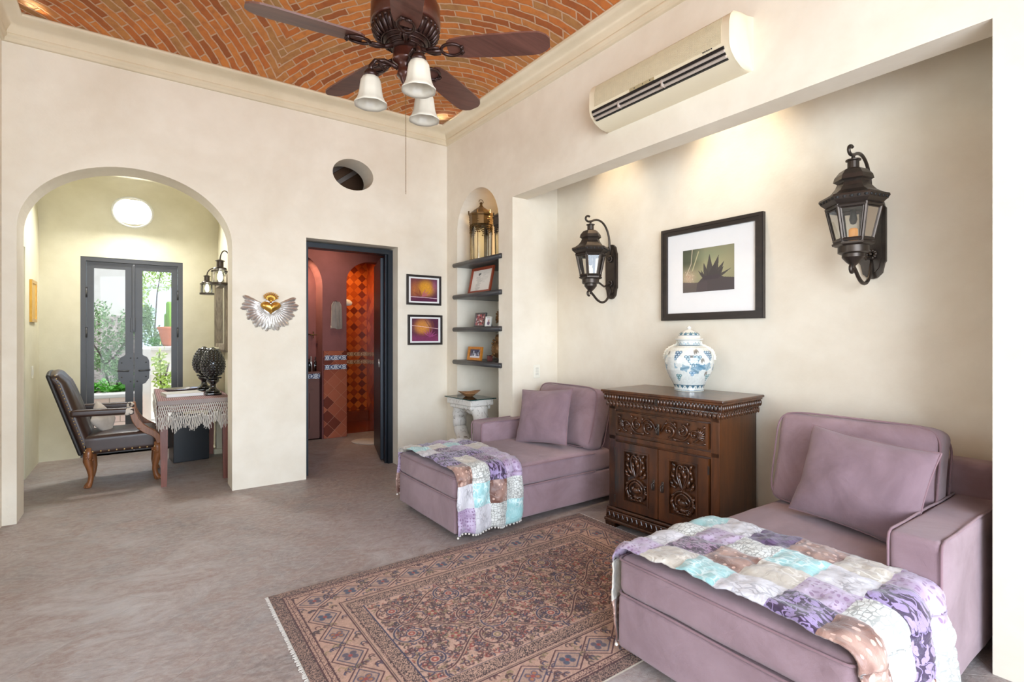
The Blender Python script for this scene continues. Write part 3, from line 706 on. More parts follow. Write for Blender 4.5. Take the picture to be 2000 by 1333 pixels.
# ================================================================= CHAISES, THROWS, RUG
# local frame of a chaise: x from the foot end to the wall, y across (0..W), arm at y=W-.14..W
CL, CW = 1.545, .862
def piping(bm, pts, r=.005): tube(bm, pts, r, 6)
def make_chaise(label, loc, mirror, seed):
    t = thing('chaise_longue', label, 'chaise', loc, 0, 'mauve chaises in the alcove')
    s = -1 if mirror else 1
    def Y(y): return s*y
    MM = Matrix.Diagonal((1, s, 1, 1))
    def rb(size, c, r, n=8, fn=None, rot=None):
        bm = B(); m = MM @ Matrix.Translation(c)
        if rot is not None: m = m @ rot.to_4x4()
        rbox(bm, size, r, n, fn, m); return bm
    def soft(a):
        return lambda q, nn: q+nn*wobble(q, a, 6, seed)
    obj('base', rb((CL-.09, CW, .215), ((CL-.09)/2, CW/2, .148), .018, 10, soft(.003)), M['mauve'], t, True)
    # seat cushion, crowned
    hx, hy = (CL-.13)/2, CW/2
    def crown(q, nn):
        c = max(0, 1-(q.x/hx)**4)*max(0, 1-(q.y/hy)**4); q = q.copy()
        if q.z > 0: q.z += .026*c
        return q+nn*wobble(q, .006, 5, seed+2)
    sc = obj('seat_cushion', rb((CL-.13, CW, .155), ((CL-.13)/2, CW/2, .334), .035, 16, crown), M['mauve'], t, True)
    bm = B()
    for z in (.262, .396):
        x0, x1, y0, y1 = -.001, CL-.3, -.001, CW+.001; r = .03; P = []
        for (cx, cy, a0) in ((x1-r, y0+r, -90), (x1-r, y1-r, 0), (x0+r, y1-r, 90), (x0+r, y0+r, 180)):
            for k in range(4):
                a = R(a0+k*30); P.append((cx+r*math.cos(a), Y(cy+r*math.sin(a)), z+wobble((cx, cy, z), .003, 3)))
        P = P[8:]+P[:8]; Q = []
        P.append(P[0])
        for p, q in zip(P, P[1:]):
            n = max(1, int(math.dist(p, q)/.12))
            Q += [tuple(a+(b-a)*i/n for a, b in zip(p, q)) for i in range(n)]
        Q.append(P[-1]); Q = [(x, y, zz+.0025*math.sin(7*(x+y)+seed)) for x, y, zz in Q]; piping(bm, Q, .0048)
    obj('piping', bm, M['mauvepipe'], sc, True)
    # arm
    ax0 = .655
    ar = obj('arm', rb((CL-ax0-.02, .158, .545), ((CL-.02+ax0)/2, CW-.066, .315), .022, 8, soft(.004)), M['mauve'], t, True)
    bm = B()
    for y in (CW-.144, CW+.0125):
        P = [(ax0-.001, Y(y), .40 if y < CW-.1 else .05)]
        z0 = P[0][2]
        P = [(ax0-.002, Y(y), z0+(.55-z0)*i/5) for i in range(6)]+[(ax0+.006, Y(y), .576), (ax0+.03, Y(y), .587)]+[(ax0+.03+(CL-ax0-.1)*i/6, Y(y), .588+.003*math.sin(i*1.9+seed)) for i in range(1, 7)]
        piping(bm, P)
    obj('piping', bm, M['mauvepipe'], ar, True)
    # back frame and leaning back cushion
    obj('back_frame', rb((.13, CW-.01, .70), (CL-.066, CW/2, .39), .03, 8, soft(.004)), M['mauve'], t, True)
    bh = .47
    def bulge(q, nn):
        c = max(0, 1-(q.y/.35)**4)*max(0, 1-(q.z/.24)**4); q = q.copy(); q.x += (.035 if q.x > 0 else -.035)*c
        return q+nn*wobble(q, .012, 7, seed+5)
    rot = Matrix.Rotation(R(14), 3, 'Y')
    bc = obj('back_cushion', rb((.17, CW-.155, bh), (CL-.25, (CW-.145)/2, .645), .045, 12, bulge, rot), M['mauve'], t, True)
    bm = B(); mt = MM @ Matrix.Translation((CL-.25, (CW-.145)/2, .645)) @ rot.to_4x4(); hy2, hz = (CW-.155)/2, bh/2
    for x in (-.078, .078):
        P = [];
        for i in range(60):
            a = 2*PI*i/59; c, d = math.cos(a), math.sin(a); p = 7
            yy = hy2*abs(c)**(2/p)*(1 if c > 0 else -1); zz = hz*abs(d)**(2/p)*(1 if d > 0 else -1)
            P.append((x+wobble((x, yy, zz), .006, 8, seed), yy*1.004, zz*1.004))
        tube(bm, P, .005, 6, mt)
    obj('piping', bm, M['mauvepipe'], bc, True)
    for x in (.10, CL-.15):
        for y in (.13, CW-.06):
            bm = B(); box(bm, (x-.03, Y(y)-.03, .0), (x+.03, Y(y)+.03, .045), .004); obj('foot', bm, M['black'], t)
    return t
CA = make_chaise('mauve velvet chaise between the niche and the carved cabinet, farther from the viewer', (-1.05, -2.035, 0), False, 1)
CB = make_chaise('large mauve velvet chaise in the right foreground beside the white pier', (-1.087, -3.441, 0), True, 9)

def throw(label, x0, x1fn, far, near, hang_far, hang_near, rows, cols, seed, x0fn=None):
    """quilt laid over the foot of a chaise: path runs down-up-over-down across y"""
    s = 1 if near > far else -1
    r = .05; zt = .438
    path = []; 
    def add(y, z, ny, nz): path.append((y, z, ny, nz))
    n1 = int(hang_far/.012)
    for i in range(n1): add(far, .40-hang_far+hang_far*i/n1-.01, -s, 0)
    for i in range(9):
        a = PI/2*i/8; add(far+s*r*(1-math.cos(a)), zt-r+r*math.sin(a)-.012*(1-math.sin(a)), -s*math.cos(a), math.sin(a))
    w = abs(near-far)-2*r; n2 = int(w/.012)
    for i in range(1, n2): u = i/n2; add(far+s*(r+w*u), zt+.012*math.sin(PI*u), 0, 1)
    for i in range(9):
        a = PI/2*i/8; add(near-s*r*(1-math.sin(a)), zt-r+r*math.cos(a)-.012*(1-math.cos(a)), s*math.sin(a), math.cos(a))
    n3 = int(hang_near/.012)
    for i in range(1, n3+1): add(near+s*.012*min(1,i/6), .39-hang_near*i/n3, s, 0)
    S = [0]
    for p, q in zip(path, path[1:]): S.append(S[-1]+math.hypot(q[0]-p[0], q[1]-p[1]))
    LT = S[-1]; NX = 46; bm = B(); uv = bm.loops.layers.uv.new('UVMap'); V = {}; UVS = {}
    for j, (y, z, ny, nz) in enumerate(path):
        u = S[j]/LT; a0 = (x0fn(u) if x0fn else x0); a1 = x1fn(u)
        for i in range(NX+1):
            f = i/NX; x = a0+(a1-a0)*f+.006*math.sin(u*31+f*2+seed)
            hang = 1-abs(nz)
            cell = (abs(((f*rows) % 1)-.5)*2, abs(((u*cols) % 1)-.5)*2)
            puff = .010*(1-cell[0]**4)*(1-cell[1]**4)
            wr = .016*abs(mnoise.noise(Vector((x*9, S[j]*7, seed))))+.009*mnoise.noise(Vector((x*26, S[j]*20, seed+3)))+.004*mnoise.noise(Vector((x*60, S[j]*60, seed+7)))
            fold = hang*(.012+.012*math.sin(x*38+seed+2*math.sin(S[j]*5)))
            d = .007+puff+max(wr, -.004)+fold
            zz = max(z+nz*d, .02)+ (.01*math.sin(x*30) if (j < 3 or j > len(path)-4) else 0)
            V[i,j] = bm.verts.new((x, y+ny*d, zz)); UVS[i,j] = (f*rows*.15, u*cols*.155)
    for j in range(len(path)-1):
        for i in range(NX):
            fc = bm.faces.new((V[i,j], V[i+1,j], V[i+1,j+1], V[i,j+1])); fc.smooth = True
            wig = .0
            ri = min(rows-1, int((i+.5)/NX*rows)); ci = min(cols-1, int((S[j]+S[j+1])/2/LT*cols))
            fc.material_index = PKEYS.index(LAY[ri][ci])
            for lp, k in zip(fc.loops, ((i,j),(i+1,j),(i+1,j+1),(i,j+1))): lp[uv].uv = UVS[k]
    ends = ([tuple(V[i,0].co) for i in range(0, NX+1, 2)], [tuple(V[i,len(path)-1].co) for i in range(0, NX+1, 2)])
    bmesh.ops.recalc_face_normals(bm, faces=bm.faces[:])
    me = bpy.data.meshes.new('patchwork_throw'); bm.to_mesh(me); bm.free()
    for k in PKEYS: me.materials.append(PK[k])
    root = link('patchwork_throw', None); root.location = ((x0), near, .0); tag(root, label, 'throw', 'patchwork throws on the chaises')
    o = link('quilt', me, root); o.matrix_parent_inverse = Matrix.Translation(root.location).inverted()
    sm = o.modifiers.new('thick', 'SOLIDIFY'); sm.thickness = .006; sm.offset = 1
    bmp = B(); sphere(bmp, (0,0,0), .0075, u=8, v=6); first = None
    for e in ends:
        for p in e:
            if first is None: first = obj('pom_pom', bmp, M['rope'], root, True); q = first
            else: q = first.copy(); COL.objects.link(q)
            q.parent = root; q.location = Vector(p)-root.location+Vector((0, 0, -.008))
    return root
LAY = ["TTWTWPBWLLW", "LPTAWMBSAWW", "WPLAWPLPSSA", "LWMTWLPSLSA"]
# far chaise: path starts on its far side
LAY = ["BLTAWPPBWL", "LWPTMPTSAW", "MTLALPMPBS", "LWWPTLLLSA"]
throw('patchwork throw of satin squares over the foot of the farther chaise', -1.052, lambda u: -.53+.02*math.sin(u*5), -1.175, -2.035, .30, .345, 4, 10, 3)
LAY = ["BTLTAWPBBA", "TBWMBTLSSA", "LTSLSAWPPB", "BTAWDBTLSS"]
throw('patchwork throw of satin squares over the foot of the foreground chaise', -1.090, lambda u: -.50+.10*u+.01*math.sin(u*9), -3.441, -4.303, .33, .35, 4, 10, 8)

def place_pillow(label, c, w, h, t, rot, seed):
    root = thing('throw_pillow', label, 'pillow', c, 0, 'mauve throw pillows'); root.rotation_euler = rot
    o = obj('pillow_cover', pillow_bm(w, h, t, seed), M['mauvepillow'], root, True)
    bm = B(); P = []
    n = 40
    for k in range(4*n+1):
        sd, u = divmod(k % (4*n), n); u = math.sin(PI/2*(2*u/n-1)); pt = {0: (u, -1), 1: (1, u), 2: (-u, 1), 3: (-1, -u)}[sd]
        P.append((pt[0]*w/2*(1-.07*(1-pt[1]**2)), pt[1]*h/2*(1-.07*(1-pt[0]**2)), .002))
    tube(bm, P, .004, 6, caps=False); obj('seam', bm, M['mauvepipe'], o, True)
    return root
def frame_euler(nrm, roll=0):
    """pillow local z along nrm, local y up"""
    z = Vector(nrm).normalized(); x = Vector((0,0,1)).cross(z).normalized(); y = z.cross(x)
    m = Matrix((x, y, z)).transposed() @ Matrix.Rotation(R(roll), 3, 'Z'); return m.to_euler()
place_pillow('square mauve pillow leaning on the back of the farther chaise', (-.03, -1.665, .655), .50, .44, .15, frame_euler((-.93, -.22, .32), 5), 11)
place_pillow('square mauve pillow leaning on the back of the foreground chaise', (-.065, -3.925, .645), .52, .42, .16, frame_euler((-.93, .05, .34), -5), 17)

# ---- rug
RW, RH_ = 2.085, 1.41
def paint_rug():
    c = Canvas(RW, RH_, 640, 424, (178,152,132)); rnd = random.Random(3)
    hx, hy = RW/2, RH_/2; dd = np.minimum(hx-np.abs(c.x), hy-np.abs(c.y))
    mar = (74,44,46); blu = (52,52,78); red = (140,66,56); bei = (176,152,130); ol = (128,116,82); dark = (64,50,48)
    pal = [mar, blu, red, ol, dark, (120,96,84)]
    # speckled weave everywhere
    def spk(mask, dens, col): c.blend((RNG.rand(*c.x.shape) < dens)*mask*1., col)
    outer = (dd < .052)*1.; c.blend(outer*.6, (128,106,92)); spk(outer, .52, dark)
    fld = (dd > .355)*1.
    # field: small curls and leaves first
    for _ in range(6000):
        x, y = rnd.uniform(-hx+.37, hx-.37), rnd.uniform(-hy+.37, hy-.37)
        col = rnd.choice([mar, dark, mar, blu, dark, ol, red, (104,76,66)]); a0 = rnd.uniform(0, 6.28)
        if rnd.random() < .55: c.stroke([(x+.014*math.cos(a0+k*.6)*(1-k*.08), y+.014*math.sin(a0+k*.6)*(1-k*.08)) for k in range(8)], .0026, col, .85)
        else: c.disc(x, y, .008, col, .75, 1, .45, a0)
    # big scrolling vines with mirror symmetry
    vines = []
    for gx in np.arange(-.60, .75, .30):
        for gy in (-.22, .0, .22):
            sg = 1 if (int(round((gx+.6)/.3))+int(round((gy+.22)/.22))) % 2 else -1
            vines.append(([(gx+p[0], gy+p[1]) for p in spiral(0, 0, .085, .03, PI/2*sg, 1.05*sg)], blu if rnd.random() < .5 else mar))
            vines.append((bez((gx, gy+.085*sg), (gx+.1, gy+.1*sg), (gx+.2, gy-.13*sg), (gx+.3, gy-.07*sg), 18), mar))
            vines.append((bez((gx, gy+.085*sg), (gx-.03, gy+.16*sg), (gx+.06, gy+.2*sg), (gx+.12, gy+.13*sg), 14), mar if rnd.random() < .6 else blu))
    for P, col in vines:
        c.stroke(P, .0075, bei, .75); c.stroke(P, .0034, col, .95)
        for k in range(2, len(P), 4):
            a = math.atan2(P[k][1]-P[k-1][1], P[k][0]-P[k-1][0]); q = 1 if k % 8 < 4 else -1
            c.disc(P[k][0]+.012*math.cos(a+q*1.2), P[k][1]+.012*math.sin(a+q*1.2), .011, col, .9, 1, .32, a+q*.7)
    for gx in np.arange(-.60, .75, .30):
        for gy in (-.22, .0, .22):
            for r_, cl in ((.026, blu), (.021, bei), (.015, rnd.choice([red, ol, red])), (.007, bei)):
                c.disc(gx, gy, r_, cl)
            ox, oy = gx+.15, gy+.10
            if abs(ox) < hx-.4 and abs(oy) < hy-.4:
                for k in range(6): c.disc(ox+.014*math.cos(k*PI/3), oy+.014*math.sin(k*PI/3), .009, red if k % 2 else ol)
                c.disc(ox, oy, .007, bei)
    # border ground and guard stripes
    brd = ((dd >= .052) & (dd <= .355))*1.; c.blend(brd, (170,144,124)); 
    g2 = ((dd > .285) & (dd < .35))*1.; spk(g2, .5, dark); spk(((dd > .05) & (dd < .095))*1., .3, mar)
    for a, w_, col in ((.052, .006, mar), (.066, .003, mar), (.088, .006, mar), (.262, .006, mar), (.272, .004, dark), (.292, .004, mar), (.352, .004, blu)):
        c.blend(((dd > a) & (dd < a+w_))*1., col)
    # border diamonds
    def diamond(cx, cy, ax):
        L_, S_ = .098, .074
        k = [(L_, 0), (0, S_), (-L_, 0), (0, -S_)]
        P = [((cx+p[0], cy+p[1]) if ax == 0 else (cx+p[1], cy+p[0])) for p in k]; P.append(P[0])
        c.stroke(P, .0050, (182,156,136)); c.stroke(P, .0028, mar)
        P2 = [(cx+(p[0]-cx)*.72, cy+(p[1]-cy)*.72) for p in P]; c.poly(P2[:-1], (160,138,120)); c.stroke(P2, .0022, blu)
        fc = rnd.choice([(66,82,96), (150,104,70), (88,84,90)])
        for k in range(4): a = PI/4+k*PI/2; c.disc(cx+.022*math.cos(a), cy+.018*math.sin(a), .0135, (84,80,98)); 
        for k in range(4): a = PI/4+k*PI/2; c.disc(cx+.021*math.cos(a), cy+.017*math.sin(a), .0085, fc)
        c.disc(cx, cy, .009, red)
        for k in range(34):
            a = rnd.uniform(0, 6.28); rr = rnd.uniform(.085,.125); x, y = cx+rr*math.cos(a), cy+.085*math.sin(a)
            if .1 < min(hx-abs(x), hy-abs(y)) < .255: c.stroke([(x+.012*math.cos(a0), y+.012*math.sin(a0)) for a0 in (0, 1, 2, 3, 4)], .0026, rnd.choice([dark, mar, ol, blu]), .85)
    nxd = 10; L = 2*(hx-.175)
    for i in range(nxd+1):
        for s in (-1, 1): diamond(-(hx-.175)+L*i/nxd, s*(hy-.175), 0)
    nyd = 6; L = 2*(hy-.175)
    for i in range(1, nyd):
        for s in (-1, 1): diamond(s*(hx-.175), -(hy-.175)+L*i/nyd, 1)
    c.c *= np.array([1.06,1.0,1.0]); c.noise(.16); c.noise(.10, 5)
    return c
def rugx(t, c):
    v = t.coord(); t.bump(t.math('ADD', t.noise(v, 260, 2), t.math('MULTIPLY', t.noise(v, 24, 3), .6)), .5, .004)
    f = t.noise(v, 330, 2); return t.mix(t.math('MULTIPLY', t.ramp(f, [(.4,(0,0,0)),(.6,(1,1,1))]), .22), c, t.mix(.5, c, hexc(60,40,38)))
M['rug'] = vcol('woven_rug_pile', .95, rugx, sheen=.1)
rug = thing('oriental_rug', 'oriental rug with diamond border and maroon scrolling vines on the stone floor', 'rug', (-1.103, -2.82, 0))
rc = paint_rug(); rc.mesh('rug_pile', M['rug'], rug, loc=(0, 0, .0085))
bm = B(); box(bm, (-RW/2, -RH_/2, .0005), (RW/2, RH_/2, .008)); obj('backing', bm, simple('rug_backing', hexc(150,136,120), .9), rug)
for s in (-1, 1):
    bm = B()
    for i in range(180):
        y = -RH_/2+RH_*i/179; tube(bm, [(s*RW/2, y, .005), (s*(RW/2+.012+.006*random.random()), y+random.uniform(-.004, .004), .003)], .0018, 4)
    obj('fringe', bm, M['rope'], rug)
# ================================================================= CARVED CABINET AND JAR
cab = thing('carved_cabinet', 'dark carved walnut cabinet with two doors and a drawer between the chaises', 'cabinet', (.222, -2.768, 0), R(-85.5))
cW, cD = .80, .455          # body
hw, hd = cW/2, cD/2
bm = B(); box(bm, (-hw, -hd+.012, .05), (hw, hd, .90), .004)
for x in (-hw+.028, hw-.028): box(bm, (x-.028, -hd-.002, .13), (x+.028, -hd+.02, .84), .004)
box(bm, (-hw, -hd-.002, .595), (hw, -hd+.02, .625), .003); box(bm, (-hw, -hd-.002, .80), (hw, -hd+.02, .86), .003)
obj('case', bm, M['darkwood'], cab)
bm = B(); box(bm, (-.442, -.27, .916), (.442, .245, .933), .006, 3); box(bm, (-.432, -.262, .903), (.432, .24, .918), .004)
obj('tabletop', bm, M['darkwood'], cab)
# gadrooned cornice and scalloped fringe
bm = B(); box(bm, (-.425, -.253, .862), (.425, .235, .904), .003)
def row(bm, p0, p1, n, fn):
    for i in range(n):
        f = (i+.5)/n; fn(bm, [a+(b-a)*f for a, b in zip(p0, p1)], i)
sides = [((-.425, -.255, 0), (.425, -.255, 0), 38), ((.427, -.25, 0), (.427, .23, 0), 21), ((-.427, -.25, 0), (-.427, .23, 0), 21)]
for p0, p1, n in sides: row(bm, p0, p1, n, lambda b, p, i: sphere(b, (p[0], p[1], .884), .0095, (1, 1, 2.05), 8, 6))
obj('gadroon_moulding', bm, M['carve'], cab, True)
bm = B(); box(bm, (-.415, -.243, .838), (.415, .232, .864), .003)
for p0, p1, n in (((-.415, -.246, 0), (.415, -.246, 0), 30), ((.417, -.24, 0), (.417, .23, 0), 16), ((-.417, -.24, 0), (-.417, .23, 0), 16)):
    row(bm, p0, p1, n, lambda b, p, i: sphere(b, (p[0], p[1], .838), .0135, (1 if abs(p[1]+.246) < .001 else .4, .4 if abs(p[1]+.246) < .001 else 1, 1.25), 8, 6))
    row(bm, p0, p1, n, lambda b, p, i: sphere(b, (p[0], p[1], .853), .006, (1, 1, 1), 6, 4))
obj('scalloped_fringe', bm, M['carve'], cab, True)
# base moulding
bm = B(); box(bm, (-hw-.012, -hd-.016, .115), (hw+.012, hd, .135), .006); box(bm, (-hw-.014, -hd-.018, .055), (hw+.014, hd, .112), .006); box(bm, (-hw-.024, -hd-.030, .036), (hw+.024, hd, .058), .008, 3)
row(bm, (-hw-.01, -hd-.020, 0), (hw+.01, -hd-.020, 0), 22, lambda b, p, i: tube(b, [(p[0]-.018, p[1], .066), (p[0]-.006, p[1]-.004, .092), (p[0]+.006, p[1], .1), (p[0]+.016, p[1]-.003, .078), (p[0]+.006, p[1]-.006, .072)], .0042, 5))
obj('base_moulding', bm, M['carve'], cab)
for x in (-hw+.02, hw-.02):
    for y in (-hd+.0, hd-.05):
        bm = B(); plate(bm, [[(x-.04, 0), (x+.04, 0), (x+.034, .02), (x+.044, .038), (x-.044, .038), (x-.045, .02)]], y-.012, y+.045, MY); obj('foot', bm, M['darkwood'], cab)
def leafs(bm, x, y, z, ang, L, w, up=.012):
    """carved leaf: tapered ridge lying on the panel (panel plane is xz, proud towards -y)"""
    P = []; Rr = []
    for i in range(9):
        f = i/8; P.append((x+L*f*math.cos(ang+.5*f*f), y-up*math.sin(PI*min(1, f+.15)), z+L*f*math.sin(ang+.5*f*f))); Rr.append(w*math.sin(PI*(.12+.86*f))**.8+.0008)
    tube(bm, P, Rr, 6)
def scroll(bm, y, pts, r0, r1, up=.008):
    n = len(pts); tube(bm, [(p[0], y-up, p[1]) for p in pts], [r0+(r1-r0)*i/(n-1) for i in range(n)], 6)
# drawer
bm = B(); plate(bm, [rect(-.335, .64, .335, .79), rect(-.318, .655, .318, .776)], -hd-.012, -hd+.012, MY); box(bm, (-.32, -hd-.001, .65), (.32, -hd+.01, .78))
dr = obj('drawer', bm, M['darkwood'], cab)
bm = B(); yd = -hd-.001
for s in (-1, 1):
    for k, (cx, cz, a0, tn) in enumerate(((.075, .712, -90, 1.25), (.165, .722, 90, -1.25), (.245, .708, -90, 1.15))):
        scroll(bm, yd, [(s*p[0], p[1]) for p in spiral(cx, cz, .040, .008, R(a0), tn)], .0068, .0042); sphere(bm, (s*cx, yd-.008, cz), .010, (1, .7, 1), 8, 6)
    scroll(bm, yd, [(s*p[0], p[1]) for p in bez((.02, .70), (.05, .775), (.1, .78), (.125, .73))], .006, .005)
    scroll(bm, yd, [(s*p[0], p[1]) for p in bez((.12, .67), (.16, .655), (.2, .67), (.215, .72))], .006, .005)
    for k in range(7): leafs(bm, s*.272, yd, .715, (PI if s < 0 else 0)+R((-75+25*k)), .042, .0075)
    for (x, z, a) in ((.05, .745, 60), (.12, .75, 100), (.11, .675, -60), (.20, .76, 70), (.205, .668, -80), (.30, .755, 30), (.3, .672, -30)): leafs(bm, s*x, yd, z, R(a) if s > 0 else PI-R(a), .028, .006)
obj('carving', bm, M['carve'], dr, True)
def pull(parent, x, z):
    bm = B(); sphere(bm, (x, -hd-.016, z+.012), .008, u=8, v=6); tube(bm, [(x, -hd-.018, z+.014), (x-.008, -hd-.026, z), (x-.005, -hd-.026, z-.026), (x, -hd-.027, z-.034), (x+.005, -hd-.026, z-.026), (x+.008, -hd-.026, z), (x, -hd-.018, z+.014)], .0028, 6)
    box(bm, (x-.008, -hd-.016, z-.04), (x+.008, -hd-.012, z+.03), .002); obj('pull', bm, M['iron'], parent, True)
pull(dr, 0, .715); 
kh = B(); box(kh, (-.008, -.262, .86), (.008, -.257, .905), .002); tube(kh, [(0, -.266, .90), (-.007, -.27, .885), (0, -.272, .866), (.007, -.27, .885), (0, -.266, .9)], .0026, 6); obj('lift_pull', kh, M['iron'], cab)
# doors with carved acanthus panels
for s in (-1, 1):
    x0, x1 = (-.338, -.003) if s < 0 else (.003, .338); cx = (x0+x1)/2
    bm = B(); plate(bm, [rect(x0, .145, x1, .585), rect(x0+.075, .205, x1-.075, .535)], -hd-.014, -hd+.012, MY); box(bm, (x0+.07, -hd+.002, .2), (x1-.07, -hd+.01, .54))
    plate(bm, [rect(x0+.066, .197, x1-.066, .543), rect(x0+.078, .208, x1-.078, .532)], -hd-.019, -hd-.012, MY)
    dr = obj('door', bm, M['darkwood'], cab)
    bm = B(); y = -hd+.001
    for q in (-1, 1):
        X = lambda P: [(cx+q*p[0], p[1]) for p in P]
        scroll(bm, y, X(bez((.003, .375), (.055, .43), (.045, .51), (.018, .515))+spiral(.016, .500, .015, .004, PI/2, .8, 10)), .0075, .005, .012)
        scroll(bm, y, X(bez((.004, .37), (.012, .42), (.03, .44), (.022, .465))), .006, .004, .014)
        scroll(bm, y, X(bez((.0, .36), (.07, .35), (.085, .29), (.062, .245))+spiral(.048, .245, .014, .004, 0, -.8, 10)), .0085, .005, .012)
        scroll(bm, y, X(bez((.0, .345), (.05, .33), (.06, .29), (.04, .265))), .008, .004, .014)
        scroll(bm, y, X(bez((.075, .30), (.07, .24), (.03, .215), (.0, .225))), .008, .006, .011)
        for (lx, lz, a, L) in ((.03, .385, 62, .075), (.045, .37, 35, .055), (.058, .425, 75, .05), (.06, .46, 100, .055), (.05, .50, 60, .04), (.055, .33, -20, .035), (.065, .30, -60, .05), (.03, .24, -70, .03), (.02, .315, -75, .05), (.015, .43, 80, .05), (.066, .385, 70, .04)):
            leafs(bm, cx+q*lx, y, lz, R(a) if q > 0 else PI-R(a), L, .0085, .016)
    sphere(bm, (cx, y-.006, .285), .032, (1, .45, .7), 12, 8); sphere(bm, (cx, y-.01, .37), .012, (1, .8, 1), 8, 6); sphere(bm, (cx, y-.008, .47), .012, (.9, .7, 2), 8, 6)
    for k in range(5): leafs(bm, cx, y, .255, R(-150+30*k), .035, .006, .012)
    obj('carved_panel', bm, M['carve'], dr, True)
    pull(dr, x1-.03 if s < 0 else x0+.03, .36)
    for z in (.2, .52):
        bm = B(); box(bm, ((x0-.006 if s < 0 else x1-.004), -hd-.017, z-.025), ((x0+.004 if s < 0 else x1+.006), -hd-.010, z+.025), .002); obj('hinge', bm, M['iron'], dr)

# ---- talavera jar
jar = thing('lidded_jar', 'white ceramic lidded jar painted with blue grapes, on the carved cabinet', 'jar', (.335, -2.76, .9335)); jar.scale = (1.16, 1.16, .94)
HJ = .405
prof_j = [(0, .080), (.004, .082), (.03, .082), (.06, .094), (.10, .112), (.15, .130), (.20, .137), (.24, .135), (.28, .122), (.305, .102), (.318, .080), (.322, .066), (.328, .064), (.350, .062), (.358, .064), (.362, .070)]
zz_ = np.array([p[0] for p in prof_j]); rr_ = np.array([p[1] for p in prof_j])
c = Canvas(2*PI, .362, 520, 240, (214,216,210)); rnd = random.Random(5)
c.noise(.05, 6)
blu, lb, gr = (70,106,124), (134,162,176), (80,122,120)
def Z(z): return z-.181
def grapes(u, z, n, col, r=.0095):
    k = 0
    for row_ in range(n):
        m = n-row_
        for i in range(m):
            uu = u+(i-(m-1)/2)*r*2*7.6; z0 = Z(z)-row_*r*1.65
            c.disc(uu, z0, r*7.6, col, 1, 1, 1/7.6*1.0); c.disc(uu, z0, r*7.6*.62, (190,210,218), .9, 1, 1/7.6)
def jleaf(u, z, a, L, col):
    P = []
    for i in range(12):
        t = i/11; ww = L*.42*math.sin(PI*t)*(1+.35*math.sin(t*16)); P.append((t*L, ww))
    P += [(x, -y) for x, y in P[::-1]]
    Q = [((u+(x*math.cos(a)-y*math.sin(a))*7.6), Z(z)+x*math.sin(a)+y*math.cos(a)) for x, y in P]; c.poly(Q, col, .85)
    c.stroke([(u, Z(z)), (u+L*math.cos(a)*7.6, Z(z)+L*math.sin(a))], .003*2, blu, .5)
for u0 in (-3.14-2.05, -2.05, 1.09, 4.23):
    pass
for u0 in np.arange(-2.6, 3.2, 1.55):
    for (du, z, a, L, cl) in ((.1, .175, 200, .055, lb), (.15, .17, -40, .06, lb), (.42, .20, -75, .05, (110,146,166)), (-.55, .205, 250, .06, lb), (-.75, .16, 150, .05, (104,146,170))): jleaf(u0+du, z, R(a), L, cl)
    grapes(u0+.25, .245, 5, blu); grapes(u0-.5, .275, 4, (56,92,124)); grapes(u0-.45, .115, 3, gr, .009); grapes(u0+.22, .135, 2, (100,140,170), .009)
    for k in range(5):
        uu, z = u0+rnd.uniform(-.7, .7), rnd.uniform(.08, .29)
        c.stroke([(uu+.09*math.cos(q*.9)*(1-q*.12), Z(z)+.012*math.sin(q*.9)*(1-q*.12)) for q in range(7)], .009, (118,112,104), .7)
# bands
for z, t_, cl in ((.044, .0025, blu), (.008, .0012, blu), (.322, .003, blu)):
    c.blend((np.abs(c.y-Z(z)) < t_)*1., cl)
for k in range(18):
    u = -PI+2*PI*(k+.5)/18; c.disc(u, Z(.036), .10, blu, .9, 1, .09); c.disc(u, Z(.026), .04, blu, .9, 1, .12); c.disc(u+.17, Z(.026), .03, gr, .9, 1, .12)
    c.disc(u, Z(.338), .035, blu, .9, 1, .2); c.disc(u+.15, Z(.332), .09, lb, .8, 1, .05)
def jmap(X, Y):
    z = Y+.181; r = np.interp(z, zz_, rr_); return np.stack([r*np.cos(X), r*np.sin(X), z], -1)
M['jarv'] = vcol('painted_ceramic_glaze', .14, coat=.8)
c.mesh('jar_body', M['jarv'], jar, jmap)
cl = Canvas(2*PI, .1, 200, 70, (216,214,206))
for k in range(12):
    u = -PI+2*PI*(k+.5)/12; cl.disc(u, -.008, .16, blu, .9, 1, .07); cl.disc(u+.25, -.004, .08, gr, .8, 1, .08)
cl.blend((np.abs(cl.y+.016) < .0022)*1., blu)
lz = [0, .008, .014, .03, .032, .045, .058, .068, .074, .078, .084, .09, .096, .1]; lr = [.078, .080, .066, .062, .060, .055, .040, .024, .012, .010, .013, .013, .008, .0]
def lmap(X, Y):
    z = Y+.05; r = np.interp(z, lz, lr); return np.stack([r*np.cos(X), r*np.sin(X), z+.360], -1)
cl.mesh('lid', M['jarv'], jar, lmap)
bm = B(); lathe(bm, [(0, 0), (.081, 0), (.082, .004)], 40); obj('foot_ring', bm, M['ivory'], jar, True)
for s in (-1, 1):
    bm = B(); P = []
    a = R(-62) if s > 0 else R(118)
    for i in range(15):
        t = i/14; z = .345-.125*t; r = np.interp(z, zz_, rr_)+.001+.005*math.sin(PI*t); P.append((r*math.cos(a), r*math.sin(a), z))
    tube(bm, P, .0075, 8)
    for i, p in enumerate(P): sphere(bm, (p[0]*1.03, p[1]*1.03, p[2]+.003), .0085, (.5, .5, 1) if i % 2 else (1, 1, .45), 6, 5)
    obj('handle', bm, M['ivory'], jar, True)

